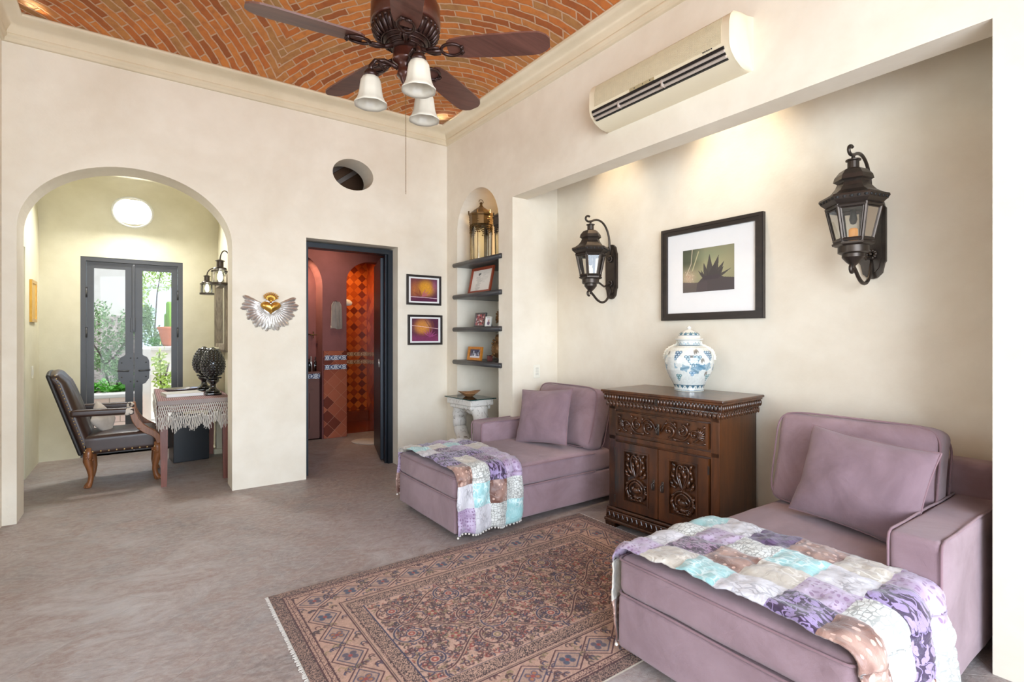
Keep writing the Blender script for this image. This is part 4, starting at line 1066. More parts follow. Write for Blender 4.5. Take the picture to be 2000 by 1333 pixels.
# ================================================================= PICTURES
def picture(label, name, cat, c, w, h, fw, dep, facing, canvas, mw, mh, wood_m, group=None, roll=0, mat=True, off=(0,0)):
    """hanging frame; facing 'Y' hangs on the end wall (faces -y), 'X' on the alcove wall (faces -x)"""
    t = thing(name, label, cat, c, 0 if facing == 'Y' else -PI/2, group); t.rotation_euler = (0, R(roll) if facing == 'Y' else 0, 0 if facing == 'Y' else -PI/2)
    bm = B(); plate(bm, [rect(-w/2, -h/2, w/2, h/2), rect(-w/2+fw, -h/2+fw, w/2-fw, h/2-fw)], -dep, 0, MY)
    plate(bm, [rect(-w/2+.004, -h/2+.004, w/2-.004, h/2-.004), rect(-w/2+fw*.45, -h/2+fw*.45, w/2-fw*.45, h/2-fw*.45)], -dep-.006, -dep, MY)
    obj('frame', bm, wood_m, t)
    if mat:
        bm = B(); box(bm, (-w/2+fw*.9, -dep*.45, -h/2+fw*.9), (w/2-fw*.9, -.002, h/2-fw*.9)); obj('mat_board', bm, M['paper'], t)
    canvas.mesh('print', M['printv'], t, lambda X, Y: np.stack([X+off[0], np.full_like(X, -dep*.45-.002), Y+off[1]], -1))
    return t
M['printv'] = vcol('glazed_photo_print', .25, coat=.3)
# large agave silhouette
c = Canvas(.395, .30, 190, 145, (140,136,106)); X, Y = c.x, c.y
g = np.clip((X+.02)/.18, 0, 1); c.blend(.6*np.exp(-((X-.05)**2+(Y-.0)**2)/.012), (196,190,142)); c.blend(np.clip((-X-.02)/.12, 0, 1)*np.clip((Y+.02)/.08, 0, 1)*.85, (62,68,54))
c.blend(np.exp(-((X+.15)**2+(Y+.05)**2)/.003)*.8, (206,176,150)); c.blend(np.exp(-((X-.0)**2/.02+(Y-.10)**2/.0016))*.5, (132,144,112)); c.blend(np.exp(-((X-.16)**2/.003+(Y-.02)**2/.01))*.5, (160,152,118))
c.stroke([(-.12, .15), (-.13, .05), (-.17, -.03)], .003, (214,196,170), .5); c.stroke([(-.07, .13), (-.12, .0)], .004, (190,180,140), .5)
for k in range(90): a = random.uniform(0, 6.28); r_ = random.uniform(0, .06); c.disc(-.15+r_*math.cos(a), -.04+r_*math.sin(a)*.7, random.uniform(.001, .003), random.choice([(230,210,180), (150,110,90), (196,150,120)]), .6)
sil = (72,67,66)
for (bx, tx, tz, w_) in ((.02, .015, .105, .026), (.035, .085, .09, .026), (.05, .125, .045, .022), (.055, .178, -.005, .016), (.0, -.03, .05, .02), (-.01, -.075, -.0, .018), (-.02, -.05, -.0, .014), (.06, .12, .01, .02), (.03, .06, .04, .03)):
    c.poly([(bx-w_, -.07), (bx-w_*.9+(tx-bx)*.45, -.07+(tz+.07)*.5), (tx, tz), (bx+w_*.9+(tx-bx)*.45, -.07+(tz+.07)*.42), (bx+w_, -.07)], sil, .93)
c.poly([(-.09, -.15), (-.08, -.09), (-.03, -.045), (.0, -.04), (.08, -.04), (.12, -.06), (.2, -.07), (.2, -.15)], (72,64,68), .92); c.poly([(-.2, -.15), (-.2, -.075), (-.1, -.085), (.0, -.08), (.0, -.15)], (84,74,76), .8)
picture('large framed print of a dark agave silhouette above the jar', 'framed_print', 'picture', (D-.001, -2.80, 1.742), .775, .665, .05, .03, 'X', c, 0, 0, M['blackwood'], off=(-.01, .012))
def flower(kind):
    c = Canvas(.30, .232, 130, 100, (88,44,66)); X, Y = c.x, c.y
    if kind == 0:
        c.blend(np.exp(-(((X-.02)/.11)**2+((Y-.02)/.09)**2)**2), (214,150,44)); c.blend(np.exp(-(((X+.11)/.05)**2+((Y-.0)/.1)**2)), (176,104,60)); c.blend(np.clip((-Y-.06)/.02, 0, 1)*.8, (92,40,70)); c.blend(np.exp(-(((X-.12)/.03)**2+((Y-.05)/.06)**2))*.7, (156,84,128))
        for a in (20, 38, 60, 150, 110): c.poly([(-.03, -.07), (-.03+.05*math.cos(R(a-12)), -.07+.05*math.sin(R(a-12))), (-.03+.11*math.cos(R(a)), -.07+.10*math.sin(R(a))), (-.03+.05*math.cos(R(a+12)), -.07+.05*math.sin(R(a+12)))], (184,96,116) if a < 100 else (140,70,50), .7)
        c.stroke([(-.15, -.072), (.0, -.075), (.15, -.082)], .0028, (226,196,206), .9)
    else:
        c.blend(np.exp(-(((X+.03)/.10)**2+((Y-.03)/.085)**2)**2), (206,136,62)); c.blend(np.clip((-Y-.03)/.05, 0, 1)*.85, (132,58,96))
        for a in (40, 65, 90, 115, 140, 20): c.poly([(.045, -.075), (.045+.045*math.cos(R(a-9)), -.075+.045*math.sin(R(a-9))), (.045+.10*math.cos(R(a)), -.075+.10*math.sin(R(a))), (.045+.045*math.cos(R(a+9)), -.075+.045*math.sin(R(a+9)))], (176,84,140), .65)
        c.stroke([(.0, .1), (.05, .03), (.06, -.02)], .003, (110,60,50), .7); c.stroke([(.08, .09), (.1, .03)], .003, (120,66,44), .7)
        c.stroke([(-.15, .045), (.0, .03), (.15, .012)], .002, (240,200,200), .9)
    c.noise(.1, 3); return c
picture('small black-framed purple and yellow flower print, upper of the two beside the niche', 'framed_print', 'picture', (-.272, -.001, 1.769), .39, .308, .022, .018, 'Y', flower(0), 0, 0, M['blackwood'], 'flower prints beside the niche')
picture('small black-framed purple and orange flower print, lower of the two beside the niche', 'framed_print', 'picture', (-.258, -.001, 1.359), .39, .308, .022, .018, 'Y', flower(1), 0, 0, M['blackwood'], 'flower prints beside the niche')
# hall left wall gold frame
t = thing('gold_frame', 'narrow gold-framed picture on the left wall of the hall', 'picture', (-3.5, 1.84, 1.63), PI/2)
bm = B(); plate(bm, [rect(-.15, -.20, .15, .20), rect(-.12, -.17, .12, .17)], -.02, 0, MY); obj('frame', bm, M['gold'], t)
bm = B(); box(bm, (-.13, -.012, -.18), (.13, -.002, .18)); obj('panel', bm, simple('gold_leaf_panel', hexc(206,170,100), .5, .3, 10, .2), t)
sw = thing('light_switch', 'small ivory switch on the left wall of the hall', 'switch', (-3.5, 1.83, .95), PI/2)
bm = B(); box(bm, (-.035, -.008, -.06), (.035, 0, .06), .003); obj('plate', bm, M['ivory'], sw); bm = B(); box(bm, (-.014, -.012, -.028), (.014, -.008, .028), .002); obj('rocker', bm, M['white'], sw)
sw = thing('wall_outlet', 'small ivory switch plate on the bright alcove side wall above the farther chaise', 'outlet', (.268, -1.196, .978))
bm = B(); box(bm, (-.036, -.008, -.06), (.036, 0, .06), .003); obj('plate', bm, M['ivory'], sw)
bm = B()
for z in (-.024, .0, .024): box(bm, (-.016, -.012, z-.010), (.016, -.008, z+.010), .001)
obj('rocker', bm, simple('switch_grey', hexc(214,210,198), .5), sw)

# sacred heart
h = thing('milagro_heart', 'silver winged sunburst with a polished gold heart, on the wall between arch and doorway', 'wall ornament', (-1.735, 0, 1.548))
bm = B(); k = 0
for i in range(27):
    a = R(22-i*(224/26)); L = .205 if 3 < i < 23 else .225
    L *= (1.0, .93, 1.04)[i % 3]
    d = Vector((math.cos(a), 0, math.sin(a))); s_ = Vector((-d.z, 0, d.x)); w0, w1 = .006, .019
    st = [0, .25, .5, .8, .93, 1]; wd = [w0, .010, .015, w1, w1*.8, .004]; L0 = .055
    for j in range(5):
        pts = []
        for q, ws in ((j, wd[j]), (j+1, wd[j+1])):
            r0 = L0+(L-L0)*st[q]
            pts.append([Vector((0, -.006, 0))+d*r0+s_*ws, Vector((0, -.018, 0))+d*r0, Vector((0, -.006, 0))+d*r0-s_*ws])
        (a1, b1, c1), (a2, b2, c2) = pts; V = [bm.verts.new(p) for p in (a1, b1, c1, a2, b2, c2)]
        bm.faces.new((V[0], V[1], V[4], V[3])); bm.faces.new((V[1], V[2], V[5], V[4]))
sphere(bm, (0, -.006, 0), .075, (1, .1, .9), 16, 6)
bmesh.ops.solidify(bm, geom=bm.faces[:], thickness=.003)
obj('silver_rays', bm, M['silver'], h)
bm = B(); n = 24; rings = []
hp = []
for i in range(36):
    t = 2*PI*i/36; hp.append((16*math.sin(t)**3/17*.086, (13*math.cos(t)-5*math.cos(2*t)-2*math.cos(3*t)-math.cos(4*t))/17*.066))
for f, y in ((1, -.018), (1.0, -.026), (.93, -.034), (.8, -.042), (.55, -.051), (.25, -.055)): rings.append([bm.verts.new((p[0]*f, y, p[1]*f)) for p in hp])
for a, b in zip(rings, rings[1:]):
    for i in range(36): bm.faces.new((a[i], a[(i+1) % 36], b[(i+1) % 36], b[i]))
bm.faces.new(rings[-1]); obj('gold_heart', bm, M['gold'], h, True)
bm = B()
for i, a in enumerate(range(15, 170, 15)):
    d = (math.cos(R(a)), math.sin(R(a))); L = .055 if a in (15, 165) else .065; tube(bm, [(d[0]*.012, -.028, .052+d[1]*.01), (d[0]*L*.6, -.030, .062+d[1]*L*.55), (d[0]*L, -.03, .062+d[1]*L*.9+.004)], [.006, .008, .003], 6); sphere(bm, (d[0]*L, -.031, .064+d[1]*L*.9), .0065, u=6, v=5)
tube(bm, [(0, -.026, .036), (0, -.03, .07)], .009, 8); obj('flame_crown', bm, M['gold'], h, True)
# attic space seen through the oval opening
bm = B(); am = simple('attic_brown', hexc(140,104,78), .9, 0, 6, .2)
box(bm, (-1.7, 1.0, 2.66), (.1, 1.08, 3.6)); box(bm, (-1.7, .27, 3.5), (.1, 1.08, 3.6)); box(bm, (-1.78, .27, 2.66), (-1.7, 1.08, 3.6)); box(bm, (.02, .27, 2.66), (.1, 1.0, 3.6)); box(bm, (-1.7, .27, 2.65), (.1, 1.08, 2.69))
struct('wall_attic', bm, am)
t = thing('attic_beam', 'grey diagonal boards seen through the oval wall opening', 'beam', (-.88, .92, 2.70))
bm = B(); box(bm, (-.09, 0, 0), (.09, .04, .75), .004, rot=Matrix.Rotation(R(52), 3, 'Y')); obj('board', bm, simple('grey_board', hexc(190,172,158), .85, 0, 8, .2), t)
bm = B(); box(bm, (-.05, -.05, -.30), (.03, -.01, .35), .004, rot=Matrix.Rotation(R(52), 3, 'Y'), mat=Matrix.Translation((-.1,0,.26))); obj('board', bm, am, t)

# ================================================================= HALL FURNITURE
ch = thing('armchair', 'dark leather studded armchair with carved honey wood legs in the hall', 'armchair', (-2.78, 1.03, 0))
def cx(x): return x+2.78
def cy_(y): return y-1.03
yw = .25
def rsoft(name, size, c, r, m, parent, rot=None, fn=None, n=8):
    bm = B(); mt = Matrix.Translation(c)
    if rot is not None: mt = mt @ rot.to_4x4()
    rbox(bm, size, r, n, fn, mt); return obj(name, bm, m, parent, True)
def pf(q, nn):
    q = q.copy()
    if q.z > 0: q.z += .025*max(0, 1-(q.x/.27)**4)*max(0, 1-(q.y/.25)**4)
    return q
st = rsoft('seat', (.53, .50, .155), (cx(-2.80), 0, .365), .03, M['leather'], ch, Matrix.Rotation(R(-1), 3, 'Y'), pf)
lean = R(-17)
def bf(q, nn):
    q = q.copy()
    if q.x > 0: q.x += .035*max(0, 1-(q.y/.24)**4)*max(0, 1-(q.z/.36)**4)-.008*max(0, math.cos(q.y*38))*(1 if abs(q.z) < .3 else 0)
    if q.z > .3: q.z += .035*math.cos(q.y/.25*PI/2); q.x -= .02
    return q
bk = rsoft('backrest', (.075, .50, .70), (cx(-3.125), 0, .64), .03, M['leather'], ch, Matrix.Rotation(lean, 3, 'Y'), bf, 12)
rsoft('back_panel', (.03, .515, .72), (cx(-3.17), 0, .63), .014, M['leather2'], ch, Matrix.Rotation(lean, 3, 'Y'), lambda q, nn: q+Vector((0, 0, .03*math.cos(q.y/.26*PI/2))) if q.z > .3 else q)
sb = B(); sphere(sb, (0,0,0), .0082, (1, .8, 1), 8, 5); s0 = [None]
def stud(par, p, sc=1):
    if s0[0] is None: s0[0] = obj('stud', sb, M['brass'], par, True); q = s0[0]
    else: q = s0[0].copy(); COL.objects.link(q)
    q.parent = par; q.location = p; q.scale = (sc, sc, sc)
for i in range(10): f = i/9; stud(st, (cx(-2.55-.49*f), -.252, .305+.006*f))
for i in range(8): f = i/7; stud(st, (cx(-2.532), -.22+.44*f, .30))
for s in (-1, 1):
    for i in range(24):
        f = i/23; z = .33+.64*f; x = -3.02-(z-.33)*math.tan(R(17)); stud(bk, (cx(x-.012), s*.256, z), .72)
for s in (-1, 1):
    am_ = rsoft('armrest', (.40, .062, .062), (cx(-2.935), s*.235, .640), .022, M['leather'], ch, Matrix.Rotation(R(1), 3, 'Y'))
    bm = B(); rbox(bm, (.075, .066, .066), .022, 4, None, Matrix.Translation((cx(-2.735), s*.235, .632))); obj('cowhide_end', bm, M['cowhide'], am_, True)
    # swept wooden arm support
    P = [(-2.712, .665), (-2.706, .61), (-2.688, .55), (-2.655, .495), (-2.61, .455), (-2.56, .425), (-2.525, .385), (-2.515, .33)]
    bm = B(); left = []; right = []
    for i, p in enumerate(P):
        q = P[min(i+1, len(P)-1)]; o_ = P[max(i-1, 0)]; d = Vector((q[0]-o_[0], q[1]-o_[1])).normalized(); nrm = Vector((-d.y, d.x)); w_ = .020+.010*math.sin(PI*i/7)
        left.append((cx(p[0])+nrm.x*w_, p[1]+nrm.y*w_)); right.append((cx(p[0])-nrm.x*w_, p[1]-nrm.y*w_))
    plate(bm, [left+right[::-1]], s*.235-.021, s*.235+.021, MY)
    bmesh.ops.bevel(bm, geom=bm.edges[:], offset=.004, segments=1, affect='EDGES'); obj('arm_support', bm, M['chairwood'], ch)
    for front in (1, 0):
        x0 = -2.535 if front else -3.01; bm = B(); k = 1 if front else -1
        P = [(x0, .345), (x0+.006*k, .29), (x0+.010*k, .23), (x0-.006*k, .16), (x0-.014*k, .10), (x0-.006*k, .05), (x0+.008*k, .018), (x0+.014*k, .004)]; Rr = [.030, .036, .034, .026, .020, .021, .028, .024]
        tube(bm, [(cx(p[0]), s*.225, p[1]) for p in P], Rr, 12)
        for i in range(9):
            a = i*.7; zz = .335-.012*i; sphere(bm, (cx(x0)+.034*math.cos(a), s*.225+.034*math.sin(a), zz), .011, u=6, v=5)
        for i in range(4): a = R(-60+40*i)+(0 if k > 0 else PI); sphere(bm, (cx(x0)+.028*math.cos(a), s*.225+.028*math.sin(a), .013), .013, (1, 1, .9), 6, 5)
        bmesh.ops.transform(bm, matrix=Matrix.Identity(4), verts=bm.verts[:]); obj('leg', bm, M['chairwood'], ch, True)
pl = thing('chair_pillow', 'small oatmeal pillow on the dark leather armchair', 'pillow', (-2.925, 1.0, .555)); pl.rotation_euler = frame_euler((.90, -.42, .35), 42)
obj('pillow_cover', pillow_bm(.25, .25, .10, 4, 18), M['linen'], pl, True)

TX0, TX1, TY0, TY1, TZ = -2.525, -1.985, .45, 1.72, .735
tb = thing('side_table', 'reddish wooden table with square legs beneath the fringed runner in the hall', 'table', ((TX0+TX1)/2, (TY0+TY1)/2, 0))
bx, by = (TX1-TX0)/2, (TY1-TY0)/2
bm = B(); box(bm, (-bx, -by, TZ-.03), (bx, by, TZ-.004), .004); obj('tabletop', bm, M['redwood'], tb)
bm = B(); box(bm, (-bx+.03, -by+.03, TZ-.10), (bx-.03, by-.03, TZ-.03)); obj('apron', bm, M['redwood'], tb)
for x in (-1, 1):
    for y in (-1, 1):
        bm = B(); lathe(bm, [(.030, 0), (.038, .35), (.040, TZ-.03)], 4, Matrix.Translation((x*(bx-.035), y*(by-.035), 0)), a0=PI/4); obj('leg', bm, M['redwood'], tb)
rn = thing('fringed_runner', 'burgundy woven table runner with long white macrame fringe', 'table runner', ((TX0+TX1)/2, (TY0+TY1)/2, TZ-.003))
bm = B(); box(bm, (-bx-.008, -by-.008, 0), (bx+.004, by, .008), .002); rr_c = obj('runner_cloth', bm, M['clothrunner'], rn)
bm = B(); box(bm, (-bx-.010, -by-.014, -.03), (bx+.004, -by-.008, .008), .002); box(bm, (-bx-.014, -by-.01, -.03), (-bx-.008, by, .008), .002); obj('border', bm, simple('greige_border', hexc(150,138,134), .9), rn)
rnd = random.Random(8)
def fringe(p0, p1, n, L, nx_, ny_):
    bm = B()
    for i in range(n):
        f = (i+.5)/n; x = p0[0]+(p1[0]-p0[0])*f; y = p0[1]+(p1[1]-p0[1])*f; amp = abs(p1[0]-p0[0]+p1[1]-p0[1])/n*.5
        ll = L*(1-.22*abs(math.sin(f*PI*4.5)))*rnd.uniform(.85, 1.08); ph = (i % 2)*PI; P = []
        for k in range(13):
            t = k/12; w_ = amp*math.cos(t*PI*7+ph)*(1 if t < .5 else .35)+rnd.uniform(-.002, .002)*(t > .5)
            dx, dy = (w_, 0) if abs(p1[0]-p0[0]) > .01 else (0, w_)
            P.append((x+dx+nx_*(.004+.004*math.sin(k)), y+dy+ny_*(.004+.004*math.sin(k+i)), -.03-ll*t))
        tube(bm, P, .0024, 4)
        if i % 3 == 0: sphere(bm, P[6], .007, u=6, v=4)
    return bm
o = obj('macrame_fringe', fringe((-bx-.008, -by-.014), (bx, -by-.014), 72, .245, 0, -1), M['rope'], rn); o['kind'] = 'stuff'
o = obj('macrame_fringe', fringe((-bx-.014, -by-.01), (-bx-.014, by), 90, .20, -1, 0), M['rope'], rn); o['kind'] = 'stuff'
bb = thing('black_box', 'glossy black open box standing on the floor under the fringed table', 'box', (-2.235, 1.56, 0), R(6))
bm = B(); box(bm, (-.16, -.14, 0), (.16, .14, .44), .004); bmesh.ops.inset_region(bm, faces=[f for f in bm.faces if f.normal.z > .9], thickness=.012, depth=-.06) if False else None
obj('box_body', bm, M['blackbox'], bb)
bm = B(); plate(bm, [rect(-.162, -.142, .162, .142), rect(-.148, -.128, .148, .128)], .44, .452); obj('rim', bm, M['blackbox'], bb)

def finial(label, x, y, z, s):
    t = thing('pineapple_finial', label, 'ornament', (x, y, z), 0, 'black pineapple finials on the hall table'); t.scale = (s, s, s)
    bm = B(); box(bm, (-.068, -.068, 0), (.068, .068, .022), .006); lathe(bm, [(.058, .022), (.062, .034), (.055, .046), (.035, .056), (.026, .075), (.026, .10), (.040, .112), (.052, .125), (.055, .138), (.046, .148), (.034, .155), (.04, .17)], 24)
    obj('pedestal', bm, M['blackglaze'], t, True)
    bm = B(); egg = [(.03, .165), (.06, .18), (.085, .215), (.098, .26), (.098, .30), (.088, .345), (.068, .39), (.042, .425), (.016, .445), (0, .45)]
    lathe(bm, egg, 24); body = obj('egg_body', bm, M['blackglaze'], t, True)
    bm = B()
    for k in range(11):
        zz = .19+.023*k; r = np.interp(zz, [p[1] for p in egg], [p[0] for p in egg]); n = max(6, int(2*PI*r/.032))
        for i in range(n):
            a = 2*PI*(i+.5*(k % 2))/n; q = Vector((r*math.cos(a), r*math.sin(a), zz)); rt = Matrix.Rotation(a, 3, 'Z') @ Matrix.Rotation(R(20-45*(zz-.30)/.15), 3, 'Y')
            sphere(bm, q, .014, (.7, 1, 1.05), 6, 5, rt)
    for i in range(7): a = 2*PI*i/7; sphere(bm, (.058*math.cos(a), .058*math.sin(a), .158), .018, (1, 1, .5), 6, 5)
    obj('scales', bm, M['blackglaze'], body, True)
finial('black glazed pineapple finial, nearer of the two on the fringed table', -2.095, .75, TZ+.006, 1.0)
finial('black glazed pineapple finial, farther of the two on the fringed table', -2.125, 1.22, TZ+.006, 1.0)
def book(label, c, sx, sy, h, rz, col):
    t = thing('book', label, 'book', c, R(rz), 'books on the fringed table'); m_ = simple('book_cover', col, .5, 0, 9, .05)
    bm = B(); box(bm, (-sx/2, -sy/2, 0), (sx/2, sy/2, .003), .001); box(bm, (-sx/2, -sy/2, h-.003), (sx/2, sy/2, h), .001); box(bm, (-sx/2, -sy/2, 0), (-sx/2+.004, sy/2, h), .001); obj('cover', bm, m_, t)
    bm = B(); box(bm, (-sx/2+.004, -sy/2+.005, .003), (sx/2-.005, sy/2-.005, h-.003)); obj('pages', bm, M['paper'], t)
book('large pale art book lying flat on the fringed table in the hall', (-2.335, .84, TZ+.006), .30, .26, .03, 8, hexc(206,202,196))
book('thin grey book under the silver dish on the fringed table', (-2.36, .97, TZ+.006+.0305), .25, .18, .012, -4, hexc(150,150,152)) if False else None
dz = thing('silver_dish', 'shallow polished silver dish on the fringed table beside the pale book', 'dish', (-2.33, 1.12, TZ+.006))
bm = B(); lathe(bm, [(0, .004), (.06, .004), (.10, .02), (.145, .045), (.150, .047), (.146, .040), (.10, .012), (.06, 0), (0, 0)], 36, Matrix.Diagonal((1.05, .8, 1, 1)), fn=lambda r, z, a: r*(1+.03*math.cos(6*a)*(r > .12))); obj('dish', bm, simple('polished_pewter', hexc(170,170,176), .15, .9, 20, .1), dz, True)

# double lantern sconce and mirror on the hall right wall
glow = simple('lit_lamp_glow', (1,1,1), .5, 0, 2, 0, emit=(1, .97, .9), estr=14)
def hall_lantern(label, x, y, z, s, wallx=-1.895):
    t = thing('hall_lantern', label, 'wall lantern', (x, y, z), 0, 'hall wall lanterns')
    bm = B(); lathe(bm, [(.0, .215*s), (.012*s, .212*s), (.036*s, .20*s), (.036*s, .198*s), (.026*s, .196*s), (.026*s, .15*s), (.046*s, .143*s), (.052*s, .132*s), (.046*s, .130*s), (.0, .132*s)], 20)
    for i in range(6): a = PI/3*i+.2; tube(bm, [(.046*s*math.cos(a), .046*s*math.sin(a), .13*s), (.064*s*math.cos(a), .064*s*math.sin(a), .11*s), (.064*s*math.cos(a), .064*s*math.sin(a), .0)], .0025, 5)
    lathe(bm, [(.060*s, .110*s), (.067*s, .110*s), (.067*s, .116*s), (.060*s, .116*s)], 24, close=False); lathe(bm, [(.0, 0), (.070*s, 0), (.070*s, .018*s), (.058*s, .018*s), (0, .01*s)], 24)
    obj('cage', bm, M['iron'], t)
    bm = B(); lathe(bm, [(.054*s, .018*s), (.054*s, .105*s), (.042*s, .13*s)], 24, close=False); obj('glass_shade', bm, M['smoky'], t, True)
    bm = B(); lathe(bm, [(0, .03*s), (.014*s, .035*s), (.02*s, .06*s), (.018*s, .085*s), (.006*s, .11*s), (0, .11*s)], 12); obj('bulb', bm, glow, t, True)
    bm = B(); w_ = wallx-x; tube(bm, bez((0, 0, .205*s), (0, 0, .30*s), (w_*.7, .0, .33*s), (w_, .0, .20*s), 14), .006, 8); lathe(bm, [(0, 0), (.05, 0), (.045, .012), (0, .016)], 20, Matrix.Translation((w_, 0, .2*s)) @ Matrix.Rotation(-PI/2, 4, 'Y')); obj('bracket', bm, M['iron'], t, True)
    return t
hall_lantern('small lit glass lantern on the hall wall, nearer to the double door', -2.055, 1.72, 1.752, 1.02)
hall_lantern('larger lit glass lantern on the hall wall, half behind the arch jamb', -1.995, 1.12, 1.815, 1.22)
mr = thing('wall_mirror', 'distressed grey wooden mirror on the right wall of the hall', 'mirror', (-1.897, 1.60, 1.53), -PI/2)
bm = B(); plate(bm, [rect(-.46, -.40, .46, .40), rect(-.38, -.32, .38, .32)], -.045, 0, MY); plate(bm, [rect(-.44, -.38, .44, .38), rect(-.41, -.35, .41, .35)], -.055, -.045, MY); obj('frame', bm, wood('weathered_grey_wood', hexc(104,92,78), hexc(168,154,134), 8, .7, 0, (1,1,.2)), mr)
bm = B(); box(bm, (-.385, -.012, -.325), (.385, -.002, .325)); obj('mirror_glass', bm, simple('mirror_silvering', (.85,.87,.85), .04, 1, 3, .0), mr)
# ================================================================= CEILING FAN
FX, FY, FZ = -1.668, -2.680, 2.61
fan = thing('ceiling_fan', 'dark mahogany five-blade ceiling fan with three frosted bell lights', 'ceiling fan', (FX, FY, FZ))
bm = B(); lathe(bm, [(0, 1.49), (.075, 1.49), (.078, 1.46), (.06, 1.42), (.02, 1.40), (.014, 1.39), (.014, .26), (.03, .25), (.045, .24)], 24); obj('downrod', bm, M['fanwood'], fan, True)
bm = B(); lathe(bm, [(0, .25), (.06, .245), (.11, .235), (.146, .215), (.156, .19), (.158, .11), (.152, .10)], 48); obj('motor_housing', bm, M['fanwood'], fan, True)
bm = B(); lathe(bm, [(.152, .102), (.150, .088), (.140, .072), (.122, .050), (.104, .038), (.100, .030), (.086, .026), (.082, .016), (.070, .012), (.066, .0), (.055, -.004)], 48)
for i in range(30):
    a = 2*PI*i/30; P = [(.146, .095), (.142, .072), (.126, .05), (.11, .04)]; tube(bm, [(r*math.cos(a), r*math.sin(a), z-.002) for r, z in P], [.007, .010, .008, .004], 6)
    sphere(bm, (.148*math.cos(a+.1), .148*math.sin(a+.1), .09), .009, u=6, v=5)
for r, z in ((.108, .036), (.092, .022), (.074, .010)):
    tube(bm, [(r*math.cos(a), r*math.sin(a), z) for a in [2*PI*k/36 for k in range(37)]], .0045, 6)
obj('carved_collar', bm, M['fancarve'], fan, True)
bm = B(); lathe(bm, [(.052, .0), (.058, -.008), (.058, -.04), (.062, -.045), (.060, -.055), (.044, -.064), (.034, -.072), (.036, -.10), (.042, -.118), (.030, -.128), (.014, -.16), (.008, -.178), (.010, -.19), (.0, -.20)], 32); obj('switch_housing', bm, M['fanwood'], fan, True)
ph0 = .5306628
for k in range(5):
    a = ph0+k*2*PI/5; mt = Matrix.Rotation(a, 4, 'Z')
    # blade
    bm = B(); out = []
    L0, L1 = .195, .66
    pts = [(L0, .036), (L0+.02, .052), (L0+.07, .062), (L0+.2, .068), (L1-.1, .070), (L1-.05, .066), (L1-.03, .056), (L1-.015, .046), (L1, .026)]
    plate(bm, [[(p[0], -p[1]) for p in pts]+[(p[0], p[1]) for p in pts[::-1]]], -.004, .004)
    bmesh.ops.transform(bm, matrix=mt @ Matrix.Rotation(R(-11), 4, 'X'), verts=bm.verts[:])
    bl = obj('blade', bm, M['fanblade'], fan)
    bm = B(); m2 = mt @ Matrix.Rotation(R(-11), 4, 'X')
    tube(bm, [(.055, 0, .012), (.09, 0, -.004), (.13, 0, -.014), (.165, 0, -.012)], [.013, .010, .010, .012], 8, m2)
    for s in (-1, 1):
        P = [(.15, 0, -.012)]+[(.215+.048*math.cos(R(180-q*s)), .034*s*0+.036*math.sin(R(180-q*s)), -.010) for q in range(0, 200, 20)]
        tube(bm, P, [.010]+[.0085-.0004*i for i in range(len(P)-1)], 6, m2)
        tube(bm, [(.262, .0, -.012), (.268, .014*s, -.016), (.258, .022*s, -.018)], .006, 6, m2)
        tube(bm, [(.10, s*.008, -.008), (.13, s*.022, -.012), (.16, s*.018, -.012)], .006, 6, m2)
    for i in range(5): sphere(bm, m2 @ Vector((.262+.004*math.cos(i*1.2), -.02+.01*i, -.013)), .0065, u=6, v=5)
    obj('blade_iron', bm, M['fancarve'], fan, True)
for (r, deg) in ((.156, 154), (.185, -97), (.158, 32)):
    a = R(deg); lx, ly = r*math.cos(a), r*math.sin(a)
    bm = B(); d = Vector((math.cos(a), math.sin(a), 0))
    P = [d*.035+Vector((0,0,-.085)), d*.06+Vector((0,0,-.070)), d*(r*.6)+Vector((0,0,-.055)), d*(r*.88)+Vector((0,0,-.058)), d*r+Vector((0,0,-.085)), d*r+Vector((0,0,-.11))]
    tube(bm, P, [.010, .011, .010, .010, .012, .014], 8)
    for s in (-1, 1):
        sd = Vector((-d.y, d.x, 0))*s; tube(bm, [d*(r*.45)+Vector((0,0,-.075)), d*(r*.62)+sd*.022+Vector((0,0,-.085)), d*(r*.8)+sd*.016+Vector((0,0,-.068)), d*(r*.72)+Vector((0,0,-.06))], .006, 6)
    lathe(bm, [(0, -.105), (.022, -.105), (.030, -.118), (.032, -.135), (.0, -.135)], 20, Matrix.Translation((lx, ly, 0))); ar = obj('lamp_arm', bm, M['fancarve'], fan, True)
    bm = B(); n = 40
    lathe(bm, [(.024, -.132), (.036, -.138), (.045, -.155), (.049, -.18), (.052, -.205), (.056, -.225), (.064, -.245), (.074, -.258), (.073, -.262), (.062, -.247), (.052, -.225), (.048, -.19), (.042, -.155), (.02, -.138)], n, Matrix.Translation((lx, ly, 0)), close=False, fn=lambda r_, z, q: r_*(1+.025*math.cos(8*q)))
    obj('glass_bell', bm, M['frosted'], fan, True)
bm = B(); tube(bm, [(.0, 0, -.20), (.0, 0, -.66)], .0013, 5)
for i in range(80): sphere(bm, (0, 0, -.205-.0056*i), .0021, u=5, v=4)
obj('pull_chain', bm, M['irongold'], fan)

# ================================================================= AIR CONDITIONER
ac = thing('air_conditioner', 'cream wall air conditioner with dark louvre slots above the alcove', 'air conditioner', (0, -2.865, 2.855), -PI/2)
